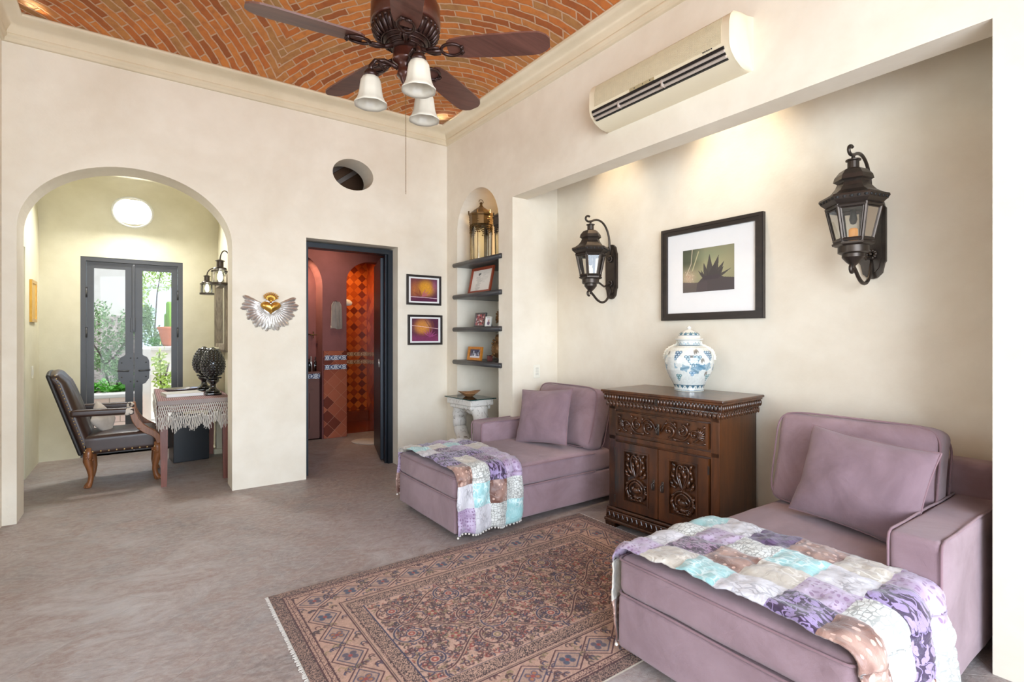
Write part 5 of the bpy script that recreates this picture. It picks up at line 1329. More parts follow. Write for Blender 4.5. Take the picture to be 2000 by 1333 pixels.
# local: x along the wall (towards the viewer), -y out of the wall
prof_a = [(0, .145), (-.10, .145), (-.150, .135), (-.175, .11), (-.188, .07), (-.190, .0), (-.186, -.045), (-.172, -.075), (-.135, -.108), (-.08, -.132), (-.03, -.14), (0, -.14)]
Lh = .535; bm = B(); secs = []
for (x, k) in ((-Lh, .80), (-Lh+.008, .90), (-Lh+.022, .965), (-Lh+.045, 1), (Lh-.045, 1), (Lh-.022, .965), (Lh-.008, .90), (Lh, .80)): secs.append([bm.verts.new((x, p[0]*(k+.05 if k < 1 else 1), p[1]*(1 if p[0] == 0 else (k+.06 if k < 1 else 1)))) for p in prof_a])
for a, b in zip(secs, secs[1:]):
    for i in range(len(prof_a)-1): bm.faces.new((a[i], a[i+1], b[i+1], b[i]))
for sct in (secs[0], secs[-1]): bm.faces.new(sct)
obj('casing', bm, M['cream'], ac, angle=40)
bm = B()
for i in range(26):
    z = .118-.0056*i; y = np.interp(z, [-.045, 0, .07, .11, .135], [-.186, -.190, -.188, -.175, -.150]); box(bm, (-Lh+.07, y-.0022, z-.0011), (Lh-.07, y+.004, z+.0011))
for i in range(60):
    x = -Lh+.07+(2*Lh-.14)*i/59; tube(bm, [(x, -.176, .110), (x, -.1895, .068), (x, -.1912, 0), (x, -.1905, -.022)], .0009, 4)
obj('intake_grille', bm, simple('cream_grille', hexc(206,192,160), .5), ac)
bm = B()
for k, (z, y) in enumerate(((-.052, -.187), (-.078, -.174), (-.100, -.150))):
    box(bm, (-Lh+.045, y-.004, z-(.007, .004, .003)[k]), (Lh-.055, y+.02, z+(.007, .004, .003)[k]))
obj('outlet_slot', bm, M['black'], ac)
bm = B()
for (z, y) in ((-.065, -.183), (-.089, -.166)): box(bm, (-Lh+.045, y-.003, z-.009), (Lh-.055, y+.01, z+.007), .002, rot=Matrix.Rotation(R(-32), 3, 'X'))
for x in (-.26, .08): box(bm, (x-.004, -.187, -.10), (x+.004, -.15, -.06))
obj('louvre', bm, M['louver'], ac)
bm = B(); box(bm, (-.16, -.191, -.043), (.03, -.184, -.022), .001); obj('display_strip', bm, simple('display_beige', hexc(178,164,128), .4), ac)
bm = B()
for x in (-.12, -.055, .0): box(bm, (x-.003, -.1925, -.036), (x+.003, -.1905, -.030))
for x in (.36, .372, .384, .396, .41): box(bm, (x-.004, -.1918, -.032), (x+.003, -.190, -.026))
obj('badge_marks', bm, M['blackmetal'], ac)

# ================================================================= ALCOVE WALL LANTERNS
def wall_lantern(label, y, bright, tw=0):
    mt_ = M['iron']
    # local frame: -y out of the wall
    t = thing('wall_lantern', label, 'wall lantern', (D, y, 1.60), -PI/2, 'bronze lanterns in the alcove')
    off = -(D-.265)
    HX6 = lambda r, z, a0=0: [(r*math.cos(a0+PI/3*i), off+r*math.sin(a0+PI/3*i), z) for i in range(6)]
    a0 = PI/3+R(tw)
    # back plate
    bm = B(); out = [(-.055, .08), (-.045, .03), (-.02, .005), (0, 0), (.02, .005), (.045, .03), (.055, .08), (.062, .09), (.062, .37), (.055, .38), (.045, .425), (.02, .447), (0, .45), (-.02, .447), (-.045, .425), (-.055, .38), (-.062, .37), (-.062, .09)]
    plate(bm, [out], -.018, 0, MY); plate(bm, [[(p[0]*.72, .225+(p[1]-.225)*.86) for p in out]], -.026, -.018, MY); obj('back_plate', bm, mt_, t)
    # scroll arms
    def pt(yy, z): return (0, -yy, z)
    bm = B(); q = -off
    tube(bm, [pt(.02, .36), pt(.035, .43)]+[pt(*p) for p in bez((.035, .43), (.03, .56), (q*.45, .68), (q-.01, .615), 14)]+[pt(q+.025-.0+.028*math.cos(R(x)), .630+.022*math.sin(R(x))) for x in range(-120, 150, 30)], .0085, 8)
    obj('scroll_arm', bm, mt_, t, True); bm = B()
    tube(bm, [pt(*p) for p in bez((.02, .10), (.05, -.05), (q*.55, -.06), (q*.85, .02), 14)]+[pt(q+.012-.02*math.cos(R(x)), .038+.02*math.sin(R(x))) for x in range(20, 300, 35)], .0095, 8)
    tube(bm, [pt(.02, .12), pt(.10, .10), pt(.15, .125), pt(q-.04, .135)], .008, 8)
    obj('scroll_arm', bm, mt_, t, True)
    for z in (.13, .33):
        bm = B()
        for i in range(10): a = 2*PI*i/10; sphere(bm, (.020*math.cos(a), -.034, z+.020*math.sin(a)), .0105, (1, .7, 1), 6, 5)
        sphere(bm, (0, -.04, z), .009, u=8, v=6)
        obj('rosette', bm, mt_, t, True)
    # hexagonal lantern body
    def hexring(bm, prof, close=True):
        lathe(bm, prof, 6, Matrix.Translation((0, off, 0)), close=close, a0=a0)
    bm = B(); hexring(bm, [(.0, .600), (.0, .598)]) if False else None
    lathe(bm, [(0, .612), (.008, .605), (.010, .594), (.034, .588), (.034, .582), (.026, .578), (.026, .545), (.034, .540)], 16, Matrix.Translation((0, off, 0)))
    hexring(bm, [(.034, .543), (.060, .532), (.082, .505), (.088, .482), (.076, .476), (.070, .470), (.078, .450), (.098, .425), (.128, .405), (.150, .398), (.153, .388), (.142, .372), (.124, .356), (.118, .352), (.0, .352)])
    cp = obj('roof', bm, mt_, t)
    bm = B()
    for i in range(6):
        A_, B_ = [Vector((r*0+.1485*math.cos(a0+PI/3*(i+j)), off+.1485*math.sin(a0+PI/3*(i+j)), .382)) for j, r in ((0,0),(1,0))]
        for k in range(5):
            p = A_.lerp(B_, (k+.5)/5); rt = Matrix.Rotation(a0+PI/3*(i+.5), 3, 'Z'); sphere(bm, p*1, .0085, (.5, 1, 1), 8, 5, rt)
    obj('pierced_band', bm, M['black'], cp)
    # glazed cage
    zt, zb, rt_, rb_ = .352, .165, .118, .078
    bm = B(); T_, B2 = HX6(rt_, zt, a0), HX6(rb_, zb, a0)
    for i in range(6): tube(bm, [T_[i], B2[i]], .0075, 6)
    for z, r in ((.345, .1165), (.180, .0815)):
        Q = HX6(r, z, a0); 
        for i in range(6): tube(bm, [Q[i], Q[(i+1) % 6]], .010, 6)
    for i in range(6):
        c_ = [Vector(v) for v in (T_[i], T_[(i+1) % 6], B2[(i+1) % 6], B2[i])]; m_ = sum(c_, Vector())/4; ins = [m_+(v-m_)*.80 for v in c_]
        for j in range(4): tube(bm, [ins[j], ins[(j+1) % 4]], .0045, 4)
    hexring(bm, [(.094, .168), (.092, .158), (.076, .15), (.0, .15)]); cg = obj('cage', bm, mt_, t)
    bm = B()
    for i in range(6): bm.faces.new([bm.verts.new(Vector(v)*1) for v in (T_[i], T_[(i+1) % 6], B2[(i+1) % 6], B2[i])])
    obj('glass_panes', bm, M['glass'], cg)
    bm = B(); lathe(bm, [(.0, .15), (.068, .15), (.068, .118), (.058, .112), (.050, .112), (.050, .095), (.030, .070), (.008, .050), (.006, .042), (.009, .036), (0, .028)], 20, Matrix.Translation((0, off, 0))); obj('base_cup', bm, mt_, t, angle=35)
    bm = B(); lathe(bm, [(.0, .155), (.020, .155), (.020, .235), (.014, .242), (0, .240)], 14, Matrix.Translation((0, off, 0))); obj('candle', bm, M['candle'] if bright else simple('ivory_candle', hexc(222,206,160), .5), t, True)
    bm = B(); lathe(bm, [(0, .335), (.012, .335), (.014, .31), (.018, .285), (.012, .265), (0, .26)], 12, Matrix.Translation((0, off, 0))); obj('bulb_holder', bm, M['black'], t, True)
    return t
wall_lantern('hexagonal bronze wall lantern left of the agave print, over the farther chaise', -1.895, 0)
wall_lantern('hexagonal dark bronze wall lantern right of the agave print, over the foreground chaise', -3.775, 1, 18)

# ================================================================= NICHE
SH = [2.055, 1.725, 1.393, 1.062]
SH = [2.045, 1.718, 1.385, 1.052]
for i, z in enumerate(SH):
    bm = B(); box(bm, (-.005, -.978, -.045), (.497, -.222, 0), .003); 
    o = obj('shelf', bm, M['shelfwood']); lab = ['topmost', 'second from the top', 'third from the top', 'lowest'][i]
    bm.free() if False else None
    o.location = (0, 0, z); tag(o, 'charcoal wooden shelf in the arched niche, %s of the four' % lab, 'shelf', 'charcoal shelves in the arched niche')
    bm = B(); tube(bm, [(-.012, -1.035, -.0225), (-.012, -.18, -.0225)], .0235, 12); obj('bullnose_edge', bm, M['shelfwood'], o, True, loc=(0,0,0))
def shelf_frame(name, label, x, y, z, w, h, fw, lean, roll, fm, art, cat='photo frame'):
    t = thing(name, label, cat, (x, y, z)); t.rotation_euler = (R(-lean), 0, -PI/2+R(roll)); t.rotation_mode = 'XYZ'
    bm = B(); plate(bm, [rect(-w/2, 0, w/2, h), rect(-w/2+fw, fw, w/2-fw, h-fw)], -.018, 0, MY); obj('frame', bm, fm, t)
    art.mesh('print', M['printv'], t, lambda X, Y: np.stack([X, np.full_like(X, -.008), Y+h/2], -1))
    bm = B(); box(bm, (-w/2+.01, -.004, .01), (w/2-.01, .0, h-.01)); box(bm, (-.03, .0, .0), (.03, .004, h*.6), .001, rot=Matrix.Rotation(R(24), 3, 'X'), mat=Matrix.Translation((0, h*.11, -.01))); obj('easel_back', bm, M['blackwood'], t)
    return t
c = Canvas(.36, .225, 110, 70, (226,220,212)); c.disc(-.05, .06, .014, (70,70,70), .8); c.disc(-.03, .066, .012, (90,90,90), .8)
for k in range(16): c.stroke([(-.08+random.uniform(-.02, .02), .035-.009*k), (-.02+random.uniform(-.02, .05), .036-.009*k)], .0014, (130,130,126), .7)
for k in range(9): c.stroke([(.02, .075-.012*k), (.02+random.uniform(.04, .12), .075-.012*k)], .0012, (170,168,160), .7)
c.blend(((np.abs(c.x) > .172) | (np.abs(c.y) > .105))*1., (150,60,34))
shelf_frame('certificate_frame', 'reddish wood framed certificate leaning on the second niche shelf', .06, -.555, SH[1]+.001, .40, .262, .02, 12, 0, simple('red_brown_frame', hexc(142,62,36), .4, 0, 12, .2), c, 'certificate')
c = Canvas(.14, .11, 50, 40, (150,90,90))
for k in range(60): c.disc(random.uniform(-.07, .07), random.uniform(-.055, .055), random.uniform(.004, .012), random.choice([(196,90,92), (220,210,206), (60,50,56), (180,130,120), (90,60,60)]), .85)
shelf_frame('photo_frame', 'silver photo frame with a colourful group picture on the third niche shelf', .05, -.585, SH[2]+.001, .165, .138, .012, 10, 6, simple('dark_silver', hexc(120,116,114), .35, .6), c)
c = Canvas(.065, .085, 26, 34, (220,214,214)); c.disc(0, -.015, .018, (110,90,110), .9); c.disc(0, .01, .01, (190,150,130), .9)
shelf_frame('photo_frame', 'tiny white photo frame beside the silver one on the third niche shelf', .05, -.735, SH[2]+.001, .075, .095, .008, 8, 10, M['white'], c)
c = Canvas(.19, .085, 70, 34, (60,56,90))
for k in range(26): c.disc(random.uniform(-.09, .09), random.uniform(-.04, .03), random.uniform(.006, .014), random.choice([(70,70,110), (220,220,230), (90,90,120), (160,170,180), (40,36,60)]), .85)
c.poly([(-.095, -.045), (.095, -.045), (.095, -.025), (0, -.02), (-.095, -.028)], (226,224,232))
shelf_frame('photo_frame', 'gold mosaic photo frame on the lowest niche shelf', .06, -.47, SH[3]+.001, .26, .135, .026, 8, 0, simple('amber_mosaic', hexc(206,132,44), .35, .3, 60, .4), c)
# lanterns on the top shelf
def moorish(label, x, y, z, r, h, rz, m_):
    t = thing('moroccan_lantern', label, 'lantern', (x, y, z), R(rz), 'pierced metal lanterns in the niche')
    bm = B(); a0 = PI/6
    lathe(bm, [(0, 0), (r*.98, 0), (r*.98, .012), (r*.85, .018), (0, .018)], 6, a0=a0)
    for i in range(6):
        a = a0+PI/3*i; tube(bm, [(r*.86*math.cos(a), r*.86*math.sin(a), .01), (r*.9*math.cos(a), r*.9*math.sin(a), h*.66)], .0045, 6)
    lathe(bm, [(r*.92, h*.60), (r*.95, h*.605), (r*.97, h*.74), (r*1.03, h*.76), (r*1.03, h*.78), (r*.9, h*.80), (r*.55, h*.86), (r*.26, h*.90), (r*.12, h*.93), (r*.10, h*.965), (r*.15, h*.975), (0, h)], 12, close=False); obj('metal_frame', bm, m_, t)
    bm = B()
    for i in range(6):
        A_ = Vector((r*.92*math.cos(a0+PI/3*i), r*.92*math.sin(a0+PI/3*i), 0)); B_ = Vector((r*.92*math.cos(a0+PI/3*(i+1)), r*.92*math.sin(a0+PI/3*(i+1)), 0))
        for k in range(13):
            f = (k+.5)/13; arch_ = .60-.15*abs(2*f-1)**1.6; p = A_.lerp(B_, f)
            for zz in np.arange(arch_, .61, .035): sphere(bm, (p.x, p.y, h*zz), .0075, u=5, v=4)
            for zz in (.64, .68, .72): sphere(bm, (p.x*1.05, p.y*1.05, h*zz), .0055, u=5, v=4)
        c_ = (A_+B_)/2
        for k in range(4): sphere(bm, (A_.x*.98+(c_.x-A_.x)*.12*k, A_.y*.98+(c_.y-A_.y)*.12*k, h*(.56-.03*k)), .008, u=5, v=4)
        for k in range(3): sphere(bm, (A_.x*1.1, A_.y*1.1, h*(.78+.02*k)), .008, u=5, v=4)
    obj('filigree', bm, m_, t)
    bm = B(); lathe(bm, [(r*.82, .02), (r*.86, h*.62)], 6, a0=a0, close=False); obj('glass_panes', bm, M['smoky'], t)
    tube_ = B(); tube(tube_, [(.03*math.cos(q), 0, h*.985+.03*math.sin(q)) for q in [PI*k/8 for k in range(9)]], .003, 5); obj('handle', tube_, m_, t)
moorish('tall gilt filigree lantern on the top niche shelf, nearer the room corner', .13, -.475, SH[0]+.001, .125, .60, 10, M['irongold'])
moorish('dark pierced metal lantern on the top niche shelf, at its right end', .22, -.775, SH[0]+.001, .125, .52, 20, M['iron'])
# ornaments
def ornament(name, label, x, y, z, s, h, m_):
    t = thing(name, label, 'ornament', (x, y, z)); bm = B()
    lathe(bm, [(0, 0), (.05*s, 0), (.05*s, .02*h), (.02*s, .05*h), (.015*s, .12*h)], 16); obj('stand', bm, M['black'], t, True)
    bm = B(); lathe(bm, [(.01, .1*h), (.04*s, .16*h), (.07*s, .32*h), (.072*s, .5*h), (.055*s, .66*h), (.035*s, .76*h), (.045*s, .84*h), (.03*s, .94*h), (0, h)], 18, fn=lambda r, z_, a: r*(1+.14*math.cos(9*a+z_*60)+.06*math.cos(5*a)))
    for k in range(30): a = k*2.4; zz = h*(.2+.6*k/30); sphere(bm, (.068*s*math.cos(a), .068*s*math.sin(a), zz), .011*s, u=6, v=5)
    obj('embossed_body', bm, m_, t, True)
brz = simple('brown_gold_relief', hexc(126,92,56), .45, .5, 45, .5, .5)
ornament('carved_ornament', 'brown and gold knobbly ornament at the right end of the lowest niche shelf', .14, -.80, SH[3]+.001, 1.1, .27, brz)
ornament('carved_ornament', 'bronze ornament at the right end of the third niche shelf', .16, -.82, SH[2]+.001, .9, .19, brz)
tn = thing('trinket_box', 'small reddish box behind the gold mosaic frame on the lowest niche shelf', 'box', (.13, -.635, SH[3]+.001)); bm = B(); box(bm, (-.02, -.02, 0), (.02, .02, .05), .003); obj('body', bm, simple('dull_red', hexc(126,70,66), .6), tn); bm = B(); box(bm, (-.022, -.022, .05), (.022, .022, .056), .002); obj('lid', bm, M['blackwood'], tn)

# stool and bowl
stl = thing('carved_pedestal', 'distressed white carved wooden pedestal table below the niche shelves', 'side table', (-.002, -.478, 0), R(3))
bm = B(); box(bm, (-.135, -.215, .625), (.135, .215, .685), .010); box(bm, (-.12, -.19, .585), (.12, .19, .63), .016, 3); obj('top_slab', bm, M['driftwood'], stl)
for s in (-1, 1):
    bm = B(); P = [(0, s*.15, .60), (0, s*.19, .50), (0, s*.19, .38), (0, s*.12, .28), (0, s*.07, .20), (0, s*.11, .10), (0, s*.16, .03)]; Rr = [.075, .062, .055, .060, .075, .085, .095]
    P2 = []; R2 = []
    for i in range(31):
        f = i/30*(len(P)-1); k = min(int(f), len(P)-2); u = f-k; u = u*u*(3-2*u); P2.append([a+(b-a)*u for a, b in zip(P[k], P[k+1])]); R2.append((Rr[k]+(Rr[k+1]-Rr[k])*u)*(1+.06*math.sin(i*1.7)))
    tube(bm, P2, R2, 14)
    for v in bm.verts: v.co.x *= 1.25
    obj('scroll_leg', bm, M['driftwood'], stl, True)
bm = B(); lathe(bm, [(0, .21), (.07, .19), (.11, .12), (.13, .03), (.15, .0), (0, 0)], 16, Matrix.Diagonal((.85, 1.15, 1, 1)), fn=lambda r, z, a: r*(1+.08*math.cos(5*a+z*20)))
tube(bm, [(0, -.13, .585), (0, -.02, .56), (0, .08, .585)], .04, 10)
obj('foot_block', bm, M['driftwood'], stl, True)
gt = thing('glass_top', 'thin clear glass sheet with green edge on the white pedestal', 'glass sheet', (-.002, -.478, .686), R(3))
bm = B(); box(bm, (-.15, -.235, .0), (.15, .235, .009), .002); obj('sheet', bm, M['glass'], gt)
bm = B(); plate(bm, [rect(-.1505, -.2355, .1505, .2355), rect(-.1485, -.2335, .1485, .2335)], .001, .008); obj('green_edge', bm, simple('green_glass_edge', hexc(40,74,70), .15), gt)
bw = thing('bowl', 'shallow tan wooden bowl with wavy rim on the glass-topped pedestal', 'bowl', (.0, -.455, .696))
bm = B(); fnb = lambda r, z, a: r*(1+(.07*math.cos(3*a+.6)+.04*math.cos(5*a))*(r > .06))
rings = lathe(bm, [(0, .0), (.035, .0), (.045, .004), (.075, .028), (.105, .048), (.112, .05), (.104, .044), (.07, .022), (.03, .008), (0, .007)], 40, fn=fnb)
for v in bm.verts:
    a = math.atan2(v.co.y, v.co.x); v.co.z *= 1+.18*math.cos(2*a+.5)
obj('bowl_body', bm, wood('tan_bowl_wood', hexc(150,104,64), hexc(196,150,104), 8, .45, .1), bw, True)

# cove spotlights
for i, (x, y, lb) in enumerate(((-.155, -.155, 'lit cove spotlight in the cornice corner above the niche'), (XL+.155, -.155, 'cove spotlight in the cornice corner above the arch, far left'))):
    t = thing('cove_spotlight', lb, 'spotlight', (x, y, 3.493), 0, 'cove spotlights in the cornice corners')
    bm = B(); lathe(bm, [(0, 0), (.022, 0), (.024, .02), (.03, .045), (.026, .046), (.018, .02), (0, .015)], 16); obj('lamp_cup', bm, M['silver'], t, True)
    bm = B(); sphere(bm, (0, 0, .034), .018 if i == 0 else .010, u=12, v=8); obj('lamp', bm, simple('halogen_glow', (1,.85,.6), .5, 0, 2, 0, emit=(1,.80,.5), estr=60 if i == 0 else 12), t, True)
t = thing('niche_spotlight', 'tiny lit spotlight at the top right of the arched niche', 'spotlight', (.05, -.915, 2.62)); bm = B(); sphere(bm, (0, 0, 0), .012, u=10, v=6); obj('lamp', bm, simple('halogen_glow_small', (1,.85,.6), .5, 0, 2, 0, emit=(1,.85,.6), estr=25), t, True); bm = B(); lathe(bm, [(.012, -.004), (.02, .0), (.02, .03), (0, .03)], 12); obj('cup', bm, M['silver'], t, True)
def mk_gs():
    t = NT('rough_garden_stone'); v = t.coord(); n = t.noise(v, 9, 6, .7, 1.5)
    t.base(t.ramp(n, [(.36, hexc(112,104,98)), (.46, hexc(176,164,156)), (.62, hexc(214,204,196))])); t.rough(.9); t.bump(n, .6, .03); return t.m
M['gstone'] = mk_gs()
# ================================================================= GARDEN BEYOND THE HALL DOOR
bm = B(); box(bm, (-9, 2.46, -.12), (4, 14, -.03)); struct('ground', bm, M['coping'])
bm = B(); box(bm, (-8, 4.25, -.05), (-2.62, 4.45, .43)); struct('trim_20', bm, M['gbrick'])
bm = B(); box(bm, (-8, 4.19, .43), (-2.62, 4.5, .49), .015); struct('trim_21', bm, M['coping'])
bm = B(); box(bm, (-8, 4.5, -.05), (-2.62, 5.6, .40)); struct('trim_22', bm, simple('soil', hexc(90,70,56), .95, 0, 20, .2))
bm = B(); box(bm, (-8, 5.6, -.05), (-2.62, 5.8, 1.62)); struct('wall_garden', bm, M['gstone'])
bm = B(); box(bm, (-8, 5.62, 1.62), (-2.7, 5.8, 3.2)); struct('wall_garden_upper', bm, M['stone'])
bm = B(); box(bm, (-2.55, 6.2, -.05), (1, 6.5, 1.03)); struct('wall_planter', bm, M['stone'])
bm = B(); box(bm, (-2.5, 6.5, -.05), (1, 9, 1.0)); struct('trim_24', bm, M['gstone'])
bm = B(); box(bm, (-2.60, 6.12, 1.03), (1, 6.55, 1.11), .02); struct('trim_23', bm, M['coping'])
bm = B(); box(bm, (-2.62, 4.45, -.05), (-2.52, 6.2, 1.1)); struct('wall_planter_side', bm, M['stone'])
bm = B(); box(bm, (-3.6, 12.2, -.05), (2, 12.6, 2.7)); struct('wall_neighbour', bm, simple('pale_blue_render', hexc(206,220,228), .9, 0, 3, .05))
def foliage(bm, c, rad, n, L, W, up=.3, rnd=random, comp=False):
    for _ in range(n):
        d = Vector((rnd.gauss(0, 1), rnd.gauss(0, 1), rnd.gauss(0, 1))).normalized()*rnd.random()**.45
        p = Vector(c)+Vector((d.x*rad[0], d.y*rad[1], d.z*rad[2])); a = Vector((rnd.gauss(0, 1), rnd.gauss(0, 1), rnd.gauss(up, 1))).normalized(); s = a.cross(Vector((rnd.gauss(0, 1), rnd.gauss(0, 1), rnd.gauss(0, 1)))).normalized(); l_ = L*rnd.uniform(.6, 1.3); w_ = W*rnd.uniform(.7, 1.3)
        V = [bm.verts.new(p), bm.verts.new(p+a*l_*.5+s*w_*.5), bm.verts.new(p+a*l_), bm.verts.new(p+a*l_*.5-s*w_*.5)]; bm.faces.new(V)
def plant(name, label, cat, loc, blobs, n, L, W, m_, group=None, stems=None, seed=1):
    rnd = random.Random(seed); t = thing(name, label, cat, loc, 0, group); bm = B()
    for c, r in blobs: foliage(bm, c, r, n, L, W, .3, rnd)
    o = obj('foliage', bm, m_, t); o['kind'] = 'stuff'
    if stems:
        bm = B()
        for P in stems: tube(bm, P, [.018*(1-.6*i/len(P)) for i in range(len(P))], 6)
        obj('branches', bm, M['bark'], t, True)
    return t
fern_spots = [(-3.25, 4.75, .50, .22), (-3.02, 4.62, .52, .24), (-2.86, 4.70, .52, .17)]
fl = ['bright green fern in the garden planter, leftmost through the left door pane', 'bright green fern in the garden planter, in the middle of the left door pane', 'bright green fern in the garden planter, beside the door latch']
for i, (x, y, z, r) in enumerate(fern_spots):
    rnd = random.Random(i+3); t = thing('fern', fl[i], 'fern', (x, y, .40), 0, 'ferns in the brick planter'); bm = B()
    for k in range(34):
        a = rnd.uniform(0, 6.28); L = r*rnd.uniform(.9, 1.6); up = rnd.uniform(.5, 1.5); pts = [(L*f*math.cos(a), L*f*math.sin(a), L*up*(f-.55*f*f)+.04) for f in [j/8 for j in range(9)]]
        for j in range(1, 9):
            p = Vector(pts[j]); dr_ = (p-Vector(pts[j-1])).normalized(); sd = dr_.cross(Vector((0, 0, 1))).normalized()
            for s in (-1, 1):
                for e in (0, .5):
                    q = p-dr_*.02*e*2; w_ = .05*(1-j/10); V = [bm.verts.new(q), bm.verts.new(q+sd*s*w_*.6+dr_*.02+Vector((0, 0, .006))), bm.verts.new(q+sd*s*w_+dr_*.02), bm.verts.new(q+sd*s*w_*.6-dr_*.004)]; bm.faces.new(V)
    o = obj('fronds', bm, M['leafA'], t); o['kind'] = 'stuff'
plant('garden_shrub', 'grey-green twiggy shrub against the garden wall, through the left door pane', 'shrub', (-3.02, 5.2, .4),
      [((-.16, 0, 1.15), (.24, .25, .30)), ((.02, .05, .78), (.26, .2, .22)), ((.20, 0, 1.0), (.13, .2, .30)), ((-.1, -.05, .5), (.25, .2, .16)), ((.1, -.1, .35), (.2, .2, .15))], 420, .055, .024, M['leafB'],
      stems=[[(0, 0, 0), (-.05, 0, .3), (-.12, .02, .6), (-.3, 0, .95), (-.42, 0, 1.1)], [(-.08, 0, .45), (.06, 0, .58), (.2, 0, .85), (.26, 0, 1.15)], [(.05, 0, 0), (.12, 0, .35), (.0, .02, .6), (-.12, 0, .78)], [(.1, 0, .3), (.24, 0, .5), (.36, 0, .62)]], seed=5)
plant('garden_shrub', 'yellow-green upright shrub beside the door latch, through the right door pane', 'shrub', (-2.40, 5.0, -.05), [((0, 0, .85), (.10, .1, .35)), ((.08, 0, .55), (.12, .1, .25))], 260, .07, .028, M['leafC'], seed=8, stems=[[(0, 0, 0), (.02, 0, .5), (0, 0, 1.1)], [(.02, 0, .4), (.12, 0, .9)]])
plant('garden_shrub', 'green hedge shrub on the upper planter left of the terracotta pot', 'shrub', (-2.42, 6.9, 1.0), [((0, 0, .25), (.28, .3, .24)), ((-.12, 0, .6), (.12, .2, .3))], 620, .06, .026, M['leafB'], seed=9, stems=[[(0, 0, 0), (0, 0, .4)]])
plant('garden_shrub', 'bright green low shrub at the foot of the terracotta pot', 'shrub', (-2.3, 6.65, 1.0), [((0, 0, .16), (.26, .2, .14))], 500, .05, .022, M['leafA'], seed=10, stems=[[(0, 0, 0), (0, 0, .2)]])
plant('garden_tree', 'tall loose yellow-green tree behind the terracotta pot, through the right door pane', 'tree', (-2.35, 8.6, 0), [((0, 0, 2.65), (.42, .4, .42)), ((-.3, 0, 2.0), (.18, .3, .8)), ((.3, 0, 2.9), (.5, .4, .3))], 620, .075, .032, M['leafC'], seed=12, stems=[[(0, 0, 0), (-.05, 0, 1.2), (.0, 0, 2.2), (.1, 0, 2.9)]])
pt_ = thing('terracotta_pot', 'large ribbed terracotta pot on the upper garden planter', 'pot', (-2.215, 6.45, 1.11))
bm = B(); pf_ = [(0, 0), (.085, 0), (.10, .02)]+[(.105+.06*f+(.006 if k % 2 else 0), .03+.26*f) for k, f in enumerate([j/12 for j in range(13)])]+[(.185, .31), (.19, .345), (.165, .35), (.155, .30), (0, .29)]; lathe(bm, pf_, 28); obj('pot_body', bm, M['terra'], pt_, True)
bm = B(); lathe(bm, [(0, .30), (.155, .30)], 20, close=False); obj('soil', bm, simple('pot_soil', hexc(70,54,44), .95), pt_)
ct = thing('column_cactus', 'tall light green column cactus growing in the terracotta pot', 'cactus', (-2.215, 6.45, 1.405))
bm = B()
for (x, y, h, r) in ((0, 0, .52, .045), (.05, .03, .36, .035), (-.045, .02, .30, .03)): lathe(bm, [(r*.9, 0), (r, .05), (r, h-.04), (r*.7, h-.01), (0, h)], 24, Matrix.Translation((x, y, 0)), fn=lambda q, z, a: q*(1+.16*math.cos(8*a)))
obj('stems', bm, M['cactus'], ct, True)
# ================================================================= CAMERA AND LIGHT
cam = bpy.data.cameras.new('camera'); co = bpy.data.objects.new('camera', cam); COL.objects.link(co)
cam.sensor_width = 36; cam.lens = 1017/2000*36; cam.shift_y = -(666.5-656)/2000; cam.clip_start = .02
co.location = (-2.664, -4.908, 1.3); co.rotation_euler = (PI/2, 0, -math.atan2(.5823, .8130)); SC.camera = co
def area(name, loc, dirv, sx, sy, power, col=(1,1,1), spread=180):
    l = bpy.data.lights.new(name, 'AREA'); l.shape = 'RECTANGLE'; l.size = sx; l.size_y = sy; l.energy = power; l.color = col; l.spread = R(spread)
    o = bpy.data.objects.new(name, l); COL.objects.link(o); o.location = loc; o.rotation_euler = Vector(dirv).to_track_quat('-Z', 'Z').to_euler(); return o
def spot(name, loc, dirv, power, col, size=70, blend=.8, rad=.03):
    l = bpy.data.lights.new(name, 'SPOT'); l.energy = power; l.color = col; l.spot_size = R(size); l.spot_blend = blend; l.shadow_soft_size = rad
    o = bpy.data.objects.new(name, l); COL.objects.link(o); o.location = loc; o.rotation_euler = Vector(dirv).to_track_quat('-Z', 'Y').to_euler(); return o
def pointl(name, loc, power, col, rad=.03):
    l = bpy.data.lights.new(name, 'POINT'); l.energy = power; l.color = col; l.shadow_soft_size = rad
    o = bpy.data.objects.new(name, l); COL.objects.link(o); o.location = loc; return o
WARM = (1, .70, .40)
area('daylight_front', (-2.3, YF-2.4, 1.5), (.06, 1, -.05), 5.0, 2.8, 430, (.76,.87,1))
area('daylight_terrace', (-6.6, -9.2, 2.2), (.87, .5, -.05), 3.0, 3.0, 135, (.84,.92,1))
for (x, y) in ((-.14, -.14), (XL+.14, -.14), (-.14, YF+.14), (XL+.14, YF+.14)):
    dx, dy = XL/2-x, YF/2-y
    spot('cove_uplight', (x+(.03 if x < -1 else -.03), y-.03*(1 if y > -2 else -1), 3.51), (dx*.5, dy*.5, 1.1), 200 if y > -2 else 470, (1,.68,.35), 150, .9, .03)
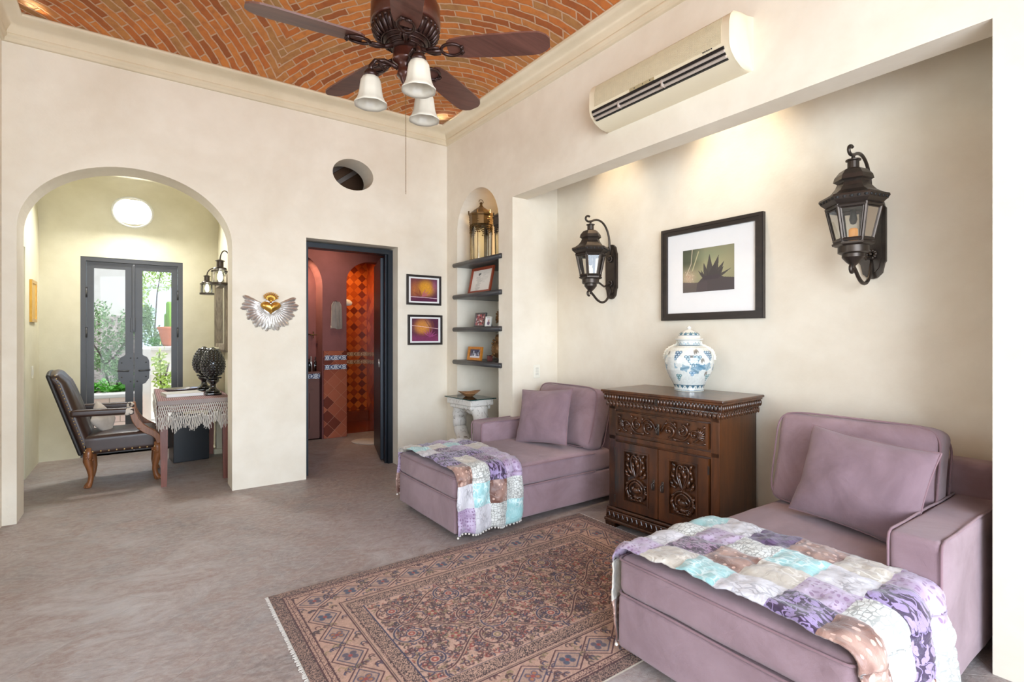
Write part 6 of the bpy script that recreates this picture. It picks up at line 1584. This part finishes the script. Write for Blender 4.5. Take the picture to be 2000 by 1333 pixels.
area('added_side_fill', (XL-.55, -2.1, 1.85), (1, -.05, -.12), 2.0, 1.6, 24, (.80,.90,1))  # added fill lamp outside the added left-wall window, evens out near and far
spot('alcove_spot', (.36, -3.0, 3.22), (.12, 0, -1), 70, (1,.80,.56), 75, .9, .02)
spot('alcove_spot_left', (.30, -1.95, 3.25), (.12, 0, -1), 40, (1,.80,.56), 60, .9, .02)
spot('bath_niche_spot', (-1.2, 1.97, 2.2), (.8, 0, -.7), 26, (1,.74,.5), 110, .8, .03)
spot('niche_spot', (.30, -.66, 2.66), (-.1, .1, -1), 16, (1,.70,.36), 150, .8, .03)
area('hall_skylight', (-2.72, 1.9, 2.68), (0, -.6, -.8), .32, .32, 26, (1,1,.97))
spot('shower_spot', (-.17, 2.45, 2.5), (0, .15, -1), 26, (1,.66,.36), 140, .8, .03)
spot('bath_spot', (-.85, 1.2, 2.5), (.1, .8, -1), 17, (1,.78,.6), 130, .8, .04)
sun = bpy.data.lights.new('sun', 'SUN'); sun.energy = 4.2; sun.angle = R(1); so = bpy.data.objects.new('sun', sun); COL.objects.link(so); so.rotation_euler = Vector((-.5, .12, -.86)).to_track_quat('-Z', 'Y').to_euler()
w = bpy.data.worlds.new('sky'); SC.world = w; w.use_nodes = True; bg = w.node_tree.nodes['Background']
sky = w.node_tree.nodes.new('ShaderNodeTexSky')
try: sky.sky_type = 'NISHITA'; sky.sun_disc = False; sky.sun_elevation = R(50); sky.sun_rotation = R(120)
except Exception: pass
mxn = w.node_tree.nodes.new('ShaderNodeMix'); mxn.data_type = 'RGBA'; mxn.inputs[0].default_value = .25
mxn.inputs[6].default_value = (1, 1, 1, 1); w.node_tree.links.new(sky.outputs[0], mxn.inputs[7]); w.node_tree.links.new(mxn.outputs[2], bg.inputs[0])
bg.inputs[1].default_value = 1.0
vsx = SC.view_settings; vsx.view_transform = 'Standard'; vsx.look = 'None'; vsx.gamma = 1; vsx.exposure = .22
try: vsx.use_curve_mapping = False
except Exception: pass
